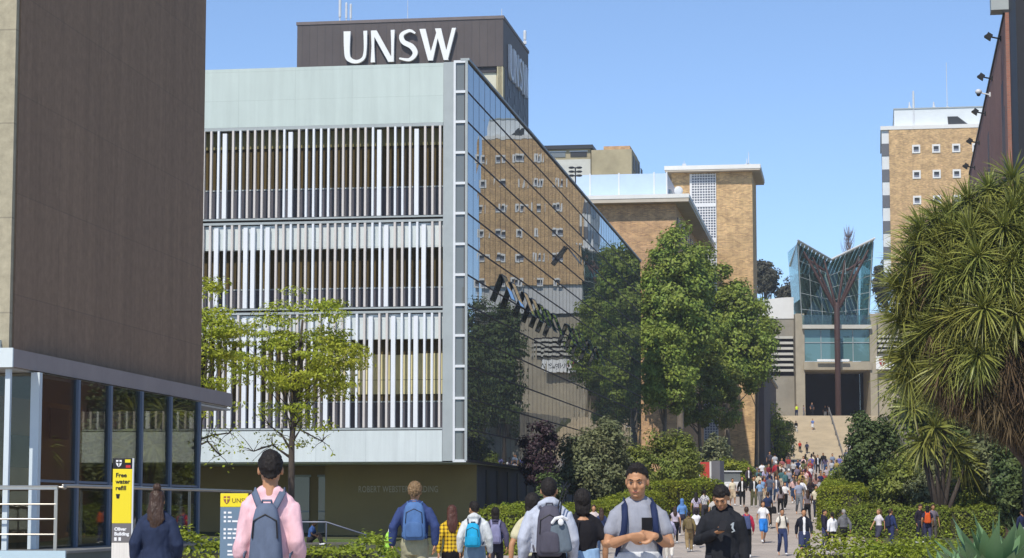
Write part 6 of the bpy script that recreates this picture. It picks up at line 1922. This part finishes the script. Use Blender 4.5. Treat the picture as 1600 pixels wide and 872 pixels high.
crowd(1301, 709, 740, 4, 'step', (T, (.20, .24, .32)), ('jeans', JEANS), 'person in a steel blue top at the foot of the steps, right side', 'light')
crowd(1250, 690, 713, 0, 'walk1', (T, (.50, .05, .03)), ('slim', BLACK), 'person in a red top coming down the steps', 'tan', Y=270.5)
crowd(1261, 691, 713, 180, 'walk2', (L, (.03, .04, .08)), ('slim', (.02, .02, .03)), 'person in dark navy climbing beside the red top', 'tan', Y=270)
crowd(1238, 689, 714, 180, 'walk1', (T, (.55, .52, .50)), ('slim', BLACK), 'person in a pale top and black trousers at the left edge of the steps', 'light', Y=268.6)
crowd(1244, 664, 683, 180, 'walk1', (L, BLACK), ('slim', (.5, .5, .5)), 'person in black against the left edge of the steps, halfway up', 'tan', Y=280)
crowd(1270, 657, 682, 0, 'walk2', (T, (.13, .20, .46)), ('shorts', (.66, .66, .66)), 'person in a blue T-shirt and white shorts halfway down the steps', 'light', Y=281)
crowd(1269, 629, 652, 0, 'walk1', (T, (.03, .03, .04)), ('slim', BLACK), 'person in dark clothes and white shoes at the top of the steps', 'light', Y=289)
crowd(1256, 634, 654, 90, 'step', (T, (.20, .18, .22)), ('jeans', GREY), 'person in grey at the top of the steps, turned to the right', 'light', Y=289.5)
crowd(1245, 632, 654, 0, 'stand', ('vest', (.62, .80, .05)), ('jeans', NAVY), 'person in a lime high visibility vest at the top left of the steps', 'tan', Y=290.5)
crowd(1327, 690, 716, 180, 'walk2', (T, WHITE), ('jeans', (.03, .03, .10)), 'person in a white shirt and dark blue trousers at the right edge of the steps', 'tan', Y=268.8)
crowd(1322, 703, 728, 180, 'step', (T, (.10, .10, .30)), ('jeans', JEANS), 'person in a deep blue top just below the white shirt, right of the steps', 'tan')
crowd(1211, 706, 742, 178, 'walk1', (T, (.42, .43, .46)), ('jeans', GREY), 'person in a light grey top in the shade of the link wing', 'light')
crowd(1203, 702, 738, 4, 'walk2', (T, (.05, .05, .07)), ('slim', BLACK), 'person in dark clothes in the shade of the link wing', 'light')
crowd(1289, 604, 626, 0, 'stand', (T, (.02, .02, .02)), ('slim', (.45, .45, .45)), 'person in a black top and pale trousers standing inside the portal', 'tan', Y=299)
crowd(1293, 602, 626, 0, 'stand', (L, BLACK), ('slim', BLACK), 'person all in black standing inside the portal', 'tan', Y=299.4)
for px, lab in ((1324, 'left of two dark figures standing behind the upper hall glass'), (1337, 'right of two dark figures standing behind the upper hall glass')):
    o, P = person(Vector((WX(px, 295.5, 500), 295.5, WZ(508, 294) + .03)), 0, 1.7, 'stand', (J, (.012, .013, .02)), ('slim', BLACK), lab, 'tan', vox=.026, group='people on the hall balcony')
# left edge of the mall, between the grey T-shirt and the black hoodie
crowd(1066, 780, 838, 180, 'walk1', (L, (.12, .26, .55)), ('slim', (.03, .03, .05)), 'person in a sky blue top walking away beside the left hedge', 'light', ('hijab', (.10, .22, .50)), True)
crowd(1088, 770, 826, 178, 'step', (T, (.55, .50, .60), 'floral'), ('slim', (.05, .04, .06)), 'person in a lilac patterned top walking away beside the left hedge', 'light', ('long', 'black'), True)
crowd(1101, 766, 822, 182, 'walk2', (T, (.58, .58, .56), 'floral'), ('jeans', (.04, .04, .05)), 'person in a pale floral top nearest to the black hoodie man', 'light', ('tail', 'black'), True)
crowd(1088, 797, 846, 184, 'walk1', (T, WHITE), ('slim', (.04, .03, .03)), 'short person in a white top behind the olive jacket', 'tan', ('bob', 'black'), True, Y=90)
crowd(1077, 803, 863, 180, 'walk2', (J, (.17, .13, .055)), ('loose', (.28, .20, .10)), 'person in an olive brown jacket and khaki trousers walking away', 'tan', bag=((.16, .12, .06), 'brown backpack on the olive brown jacket'))
crowd(1046, 806, 874, 176, 'walk1', (L, (.42, .40, .55)), ('loose', (.62, .58, .52)), 'person in a lilac shirt and white trousers just behind the grey T-shirt man', 'light', ('tail', 'black'), True)
crowd(940, 795, 866, 180, 'step', (T, (.035, .05, .12)), ('jeans', JEANS), 'person in a navy top between the black T-shirt and the grey T-shirt', 'tan', ('long', 'brown'), True)
crowd(928, 790, 862, 0, 'walk1', (T, (.58, .50, .48)), ('slim', (.5, .48, .46)), 'person in a pale top between the black T-shirt and the grey T-shirt', 'light', ('bob', 'brown'), True)
# right edge, in front of the long hedge
crowd(1374, 796, 858, -60, 'walk1', (T, (.62, .58, .60)), ('shorts', (.05, .05, .075)), 'walker in a pale top and dark shorts in front of the long hedge', 'light', ('tail', 'sandy'), True)
crowd(1393, 796, 859, 120, 'step', (L, (.03, .045, .13)), ('jeans', (.035, .045, .12)), 'person all in navy meeting the walker in dark shorts', 'light', ('short', 'brown'), bag=((.022, .028, .06), 'navy black backpack in front of the long hedge'))
crowd(1450, 791, 853, 172, 'step', (T, (.03, .03, .06)), ('jeans', (.06, .06, .12)), 'person with an orange backpack in front of the long hedge', 'tan', ('bob', 'black'), bag=((.62, .10, .02), 'bright orange backpack in front of the long hedge'))
crowd(1438, 788, 850, 30, 'phone', (L, (.022, .018, .03)), ('jeans', (.03, .03, .05)), 'person in a dark top beside the orange backpack', 'light', ('short', 'brown'))
crowd(1459, 789, 851, 10, 'stand', (T, (.16, .14, .18)), ('jeans', (.10, .09, .08)), 'person in a mauve grey top just right of the orange backpack', 'tan', ('long', 'brown'), True)
crowd(1598, 797, 862, 200, 'stand', (L, (.02, .026, .07)), ('jeans', (.28, .28, .34)), 'person in a navy top cut by the right edge of the view', 'tan')
crowd(1220, 768, 800, 182, 'walk1', (T, (.26, .22, .24)), ('slim', BLACK), 'person in a taupe top half hidden in the middle of the mall', 'tan', ('long', 'black'), True, Y=122)
crowd(1310, 752, 790, 180, 'walk2', (L, (.05, .05, .10)), ('jeans', JEANS), 'person in dark blue close along the right hedge', 'tan', Y=138)
# more of the crowd between them
extra = [
 (1152, 736, 772, 180, 'walk2', (T, (.30, .26, .28)), ('jeans', (.06, .05, .05)), 'person in a dusky mauve top near the white service cart', 'light', ('short', 'brown'), False),
 (1170, 730, 766, 0, 'walk1', (J, (.05, .04, .05)), ('slim', BLACK), 'walker in a dark brown jacket behind the olive trousers', 'light', ('long', 'auburn'), True),
 (1183, 726, 762, 182, 'step', (T, (.14, .14, .18)), ('slim', BLACK), 'person in a charcoal top left of the white T-shirt and black trousers', 'tan', ('short', 'black'), False),
 (1222, 726, 761, 0, 'walk2', (L, (.55, .50, .46)), ('jeans', JEANS), 'walker in a beige long sleeved top beside the dark red top', 'light', ('long', 'brown'), True),
 (1246, 728, 764, 178, 'walk1', (T, (.18, .15, .20)), ('slim', BLACK), 'person in a dark plum T-shirt in the thick of the crowd', 'tan', ('short', 'black'), False),
 (1266, 727, 763, 2, 'step', (T, (.62, .60, .60)), ('slim', (.03, .03, .04)), 'walker in an off white T-shirt in the thick of the crowd', 'light', ('short', 'brown'), False),
 (1275, 741, 779, 180, 'walk2', (L, (.36, .20, .17)), ('jeans', (.04, .04, .06)), 'person in a brick coloured top behind the loose cream T-shirt', 'light', ('long', 'brown'), True),
 (1292, 729, 764, 0, 'walk1', (T, (.40, .34, .36)), ('shorts', (.06, .06, .08)), 'walker in a rose grey T-shirt and dark shorts', 'tan', ('short', 'black'), False),
 (1303, 733, 768, 182, 'step', (T, (.58, .58, .62)), ('jeans', JEANS), 'person in a cool grey T-shirt at the right side of the crowd', 'light', ('short', 'sandy'), False),
 (1240, 742, 782, 4, 'walk2', (T, (.20, .22, .28)), ('slim', BLACK), 'walker in a slate T-shirt just left of the striped shirt', 'light', ('bob', 'black'), True),
 (1262, 766, 818, 182, 'walk1', (T, (.20, .17, .19)), ('slim', BLACK), 'person in a faded brown top walking away beside the loose cream T-shirt', 'light', ('long', 'brown'), True),
 (1285, 772, 826, 178, 'step', (L, (.05, .05, .06)), ('slim', BLACK), 'person in black walking away right of the loose cream T-shirt', 'tan', ('short', 'black'), False),
 (1306, 764, 812, 180, 'walk2', (T, (.62, .58, .55)), ('jeans', (.30, .28, .25)), 'person in a pale sand top brushing the right hedge', 'light', ('tail', 'brown'), True),
 (1213, 744, 786, 0, 'walk1', (J, (.10, .10, .12)), ('jeans', JEANS), 'walker in an open grey jacket over a white top', 'light', ('short', 'brown'), False),
 (1232, 708, 738, 182, 'walk1', (T, (.10, .08, .09)), ('slim', BLACK), 'person in a dark top at the left foot of the steps', 'light', ('long', 'black'), True),
 (1222, 716, 748, 0, 'walk2', (T, (.30, .10, .10)), ('slim', BLACK), 'walker in a faded red top coming out of the shade', 'tan', ('short', 'black'), False),
 (1312, 712, 743, 180, 'walk2', (T, (.16, .16, .36)), ('jeans', JEANS), 'person in an indigo top at the right foot of the steps', 'tan', ('short', 'black'), False),
 (1116, 776, 834, 182, 'step', (T, (.48, .46, .44)), ('jeans', (.05, .05, .06)), 'person in a stone grey top almost hidden by the black hoodie', 'light', ('short', 'brown'), False),
 (1055, 792, 850, 180, 'walk2', (T, (.50, .44, .52)), ('slim', BLACK), 'person in a light mauve top beside the lilac shirt and white trousers', 'light', ('long', 'brown'), True),
]
for e in extra:
    crowd(*e, inner=WHITE if e[5][0] == J else None)
# the thick of the stream towards the steps
CN = {'white': WHITE, 'cream': (.66, .60, .46), 'pale pink': (.64, .42, .40), 'light grey': (.42, .42, .44), 'charcoal': (.05, .05, .055), 'black': BLACK, 'navy': (.02, .03, .09), 'sky blue': (.22, .36, .58), 'maroon': (.16, .02, .03), 'olive': (.12, .12, .05), 'mustard': (.36, .26, .08), 'teal': (.06, .14, .15), 'lavender': (.40, .36, .52), 'brown': (.13, .08, .045), 'red': (.30, .05, .045)}
BN = {'black': BLACK, 'blue': JEANS, 'beige': (.44, .37, .27), 'grey': (.16, .16, .17)}
rk = random.Random(23)
combos = [(a, b) for a in CN for b in BN if a != b]
rk.shuffle(combos)
n_ = 0
while n_ < 40:
    a, b = combos[n_]
    yf = 736 + 62 * rk.random() ** 1.25
    Y = depth_for(yf)
    px = 1185 + (yf < 760) * 10 + rk.random() * (120 + (yf - 736) * .15)
    up = rk.random() < .5
    crowd(px, yf - 1.72 * F_PX / Y * rk.uniform(.95, 1.05), yf, (180 if up else 0) + rk.uniform(-20, 20), rk.choice(['walk1', 'walk2', 'step', 'walk1', 'walk2', 'phone']), (rk.choice([T, T, L, HD]), CN[a]),
          (rk.choice(['slim', 'jeans', 'jeans', 'shorts']), BN[b]), 'person in %s and %s, %s in the thick of the stream' % (a, b, 'walking towards the steps' if up else 'coming down the mall'),
          rk.choice(['light', 'tan', 'tan', 'light', 'brown']), (rk.choice(['short', 'short', 'long', 'bob', 'tail']), rk.choice(['black', 'black', 'brown', 'brown', 'sandy'])), rk.random() < .45)
    n_ += 1
# black carrier bag by the large person in navy
bg_ = MB(); rounded(bg_, .28, .12, .34, 0, -.06, .9)
bm2 = bg_.mesh('bag'); bm2.materials.append(cloth(BLACK))
Yb = depth_for(826) - .3
bo_ = link_mesh('shoulder_bag', bm2, None, (WX(1209, Yb, 810), Yb, gz(Yb) + .72))
tag(bo_, 'black bag at the side of the large person in navy', 'bag')

# ================================================================== thin summer haze round the whole place
hz = MB().box(-640, 640, -120, 940, -3, 75).build('haze', [])
hm_ = bpy.data.materials.new('haze_air')
hm_.use_nodes = True
hn = hm_.node_tree.nodes
hn.remove(hn['Principled BSDF'])
hv_ = hn.new('ShaderNodeVolumePrincipled')
hv_.inputs['Color'].default_value = (.86, .92, 1.0, 1)
hv_.inputs['Density'].default_value = .00028
hv_.inputs['Anisotropy'].default_value = .2
hm_.node_tree.links.new(hv_.outputs[0], hn['Material Output'].inputs['Volume'])
hz.data.materials.append(hm_)
tag(hz, kind='stuff')
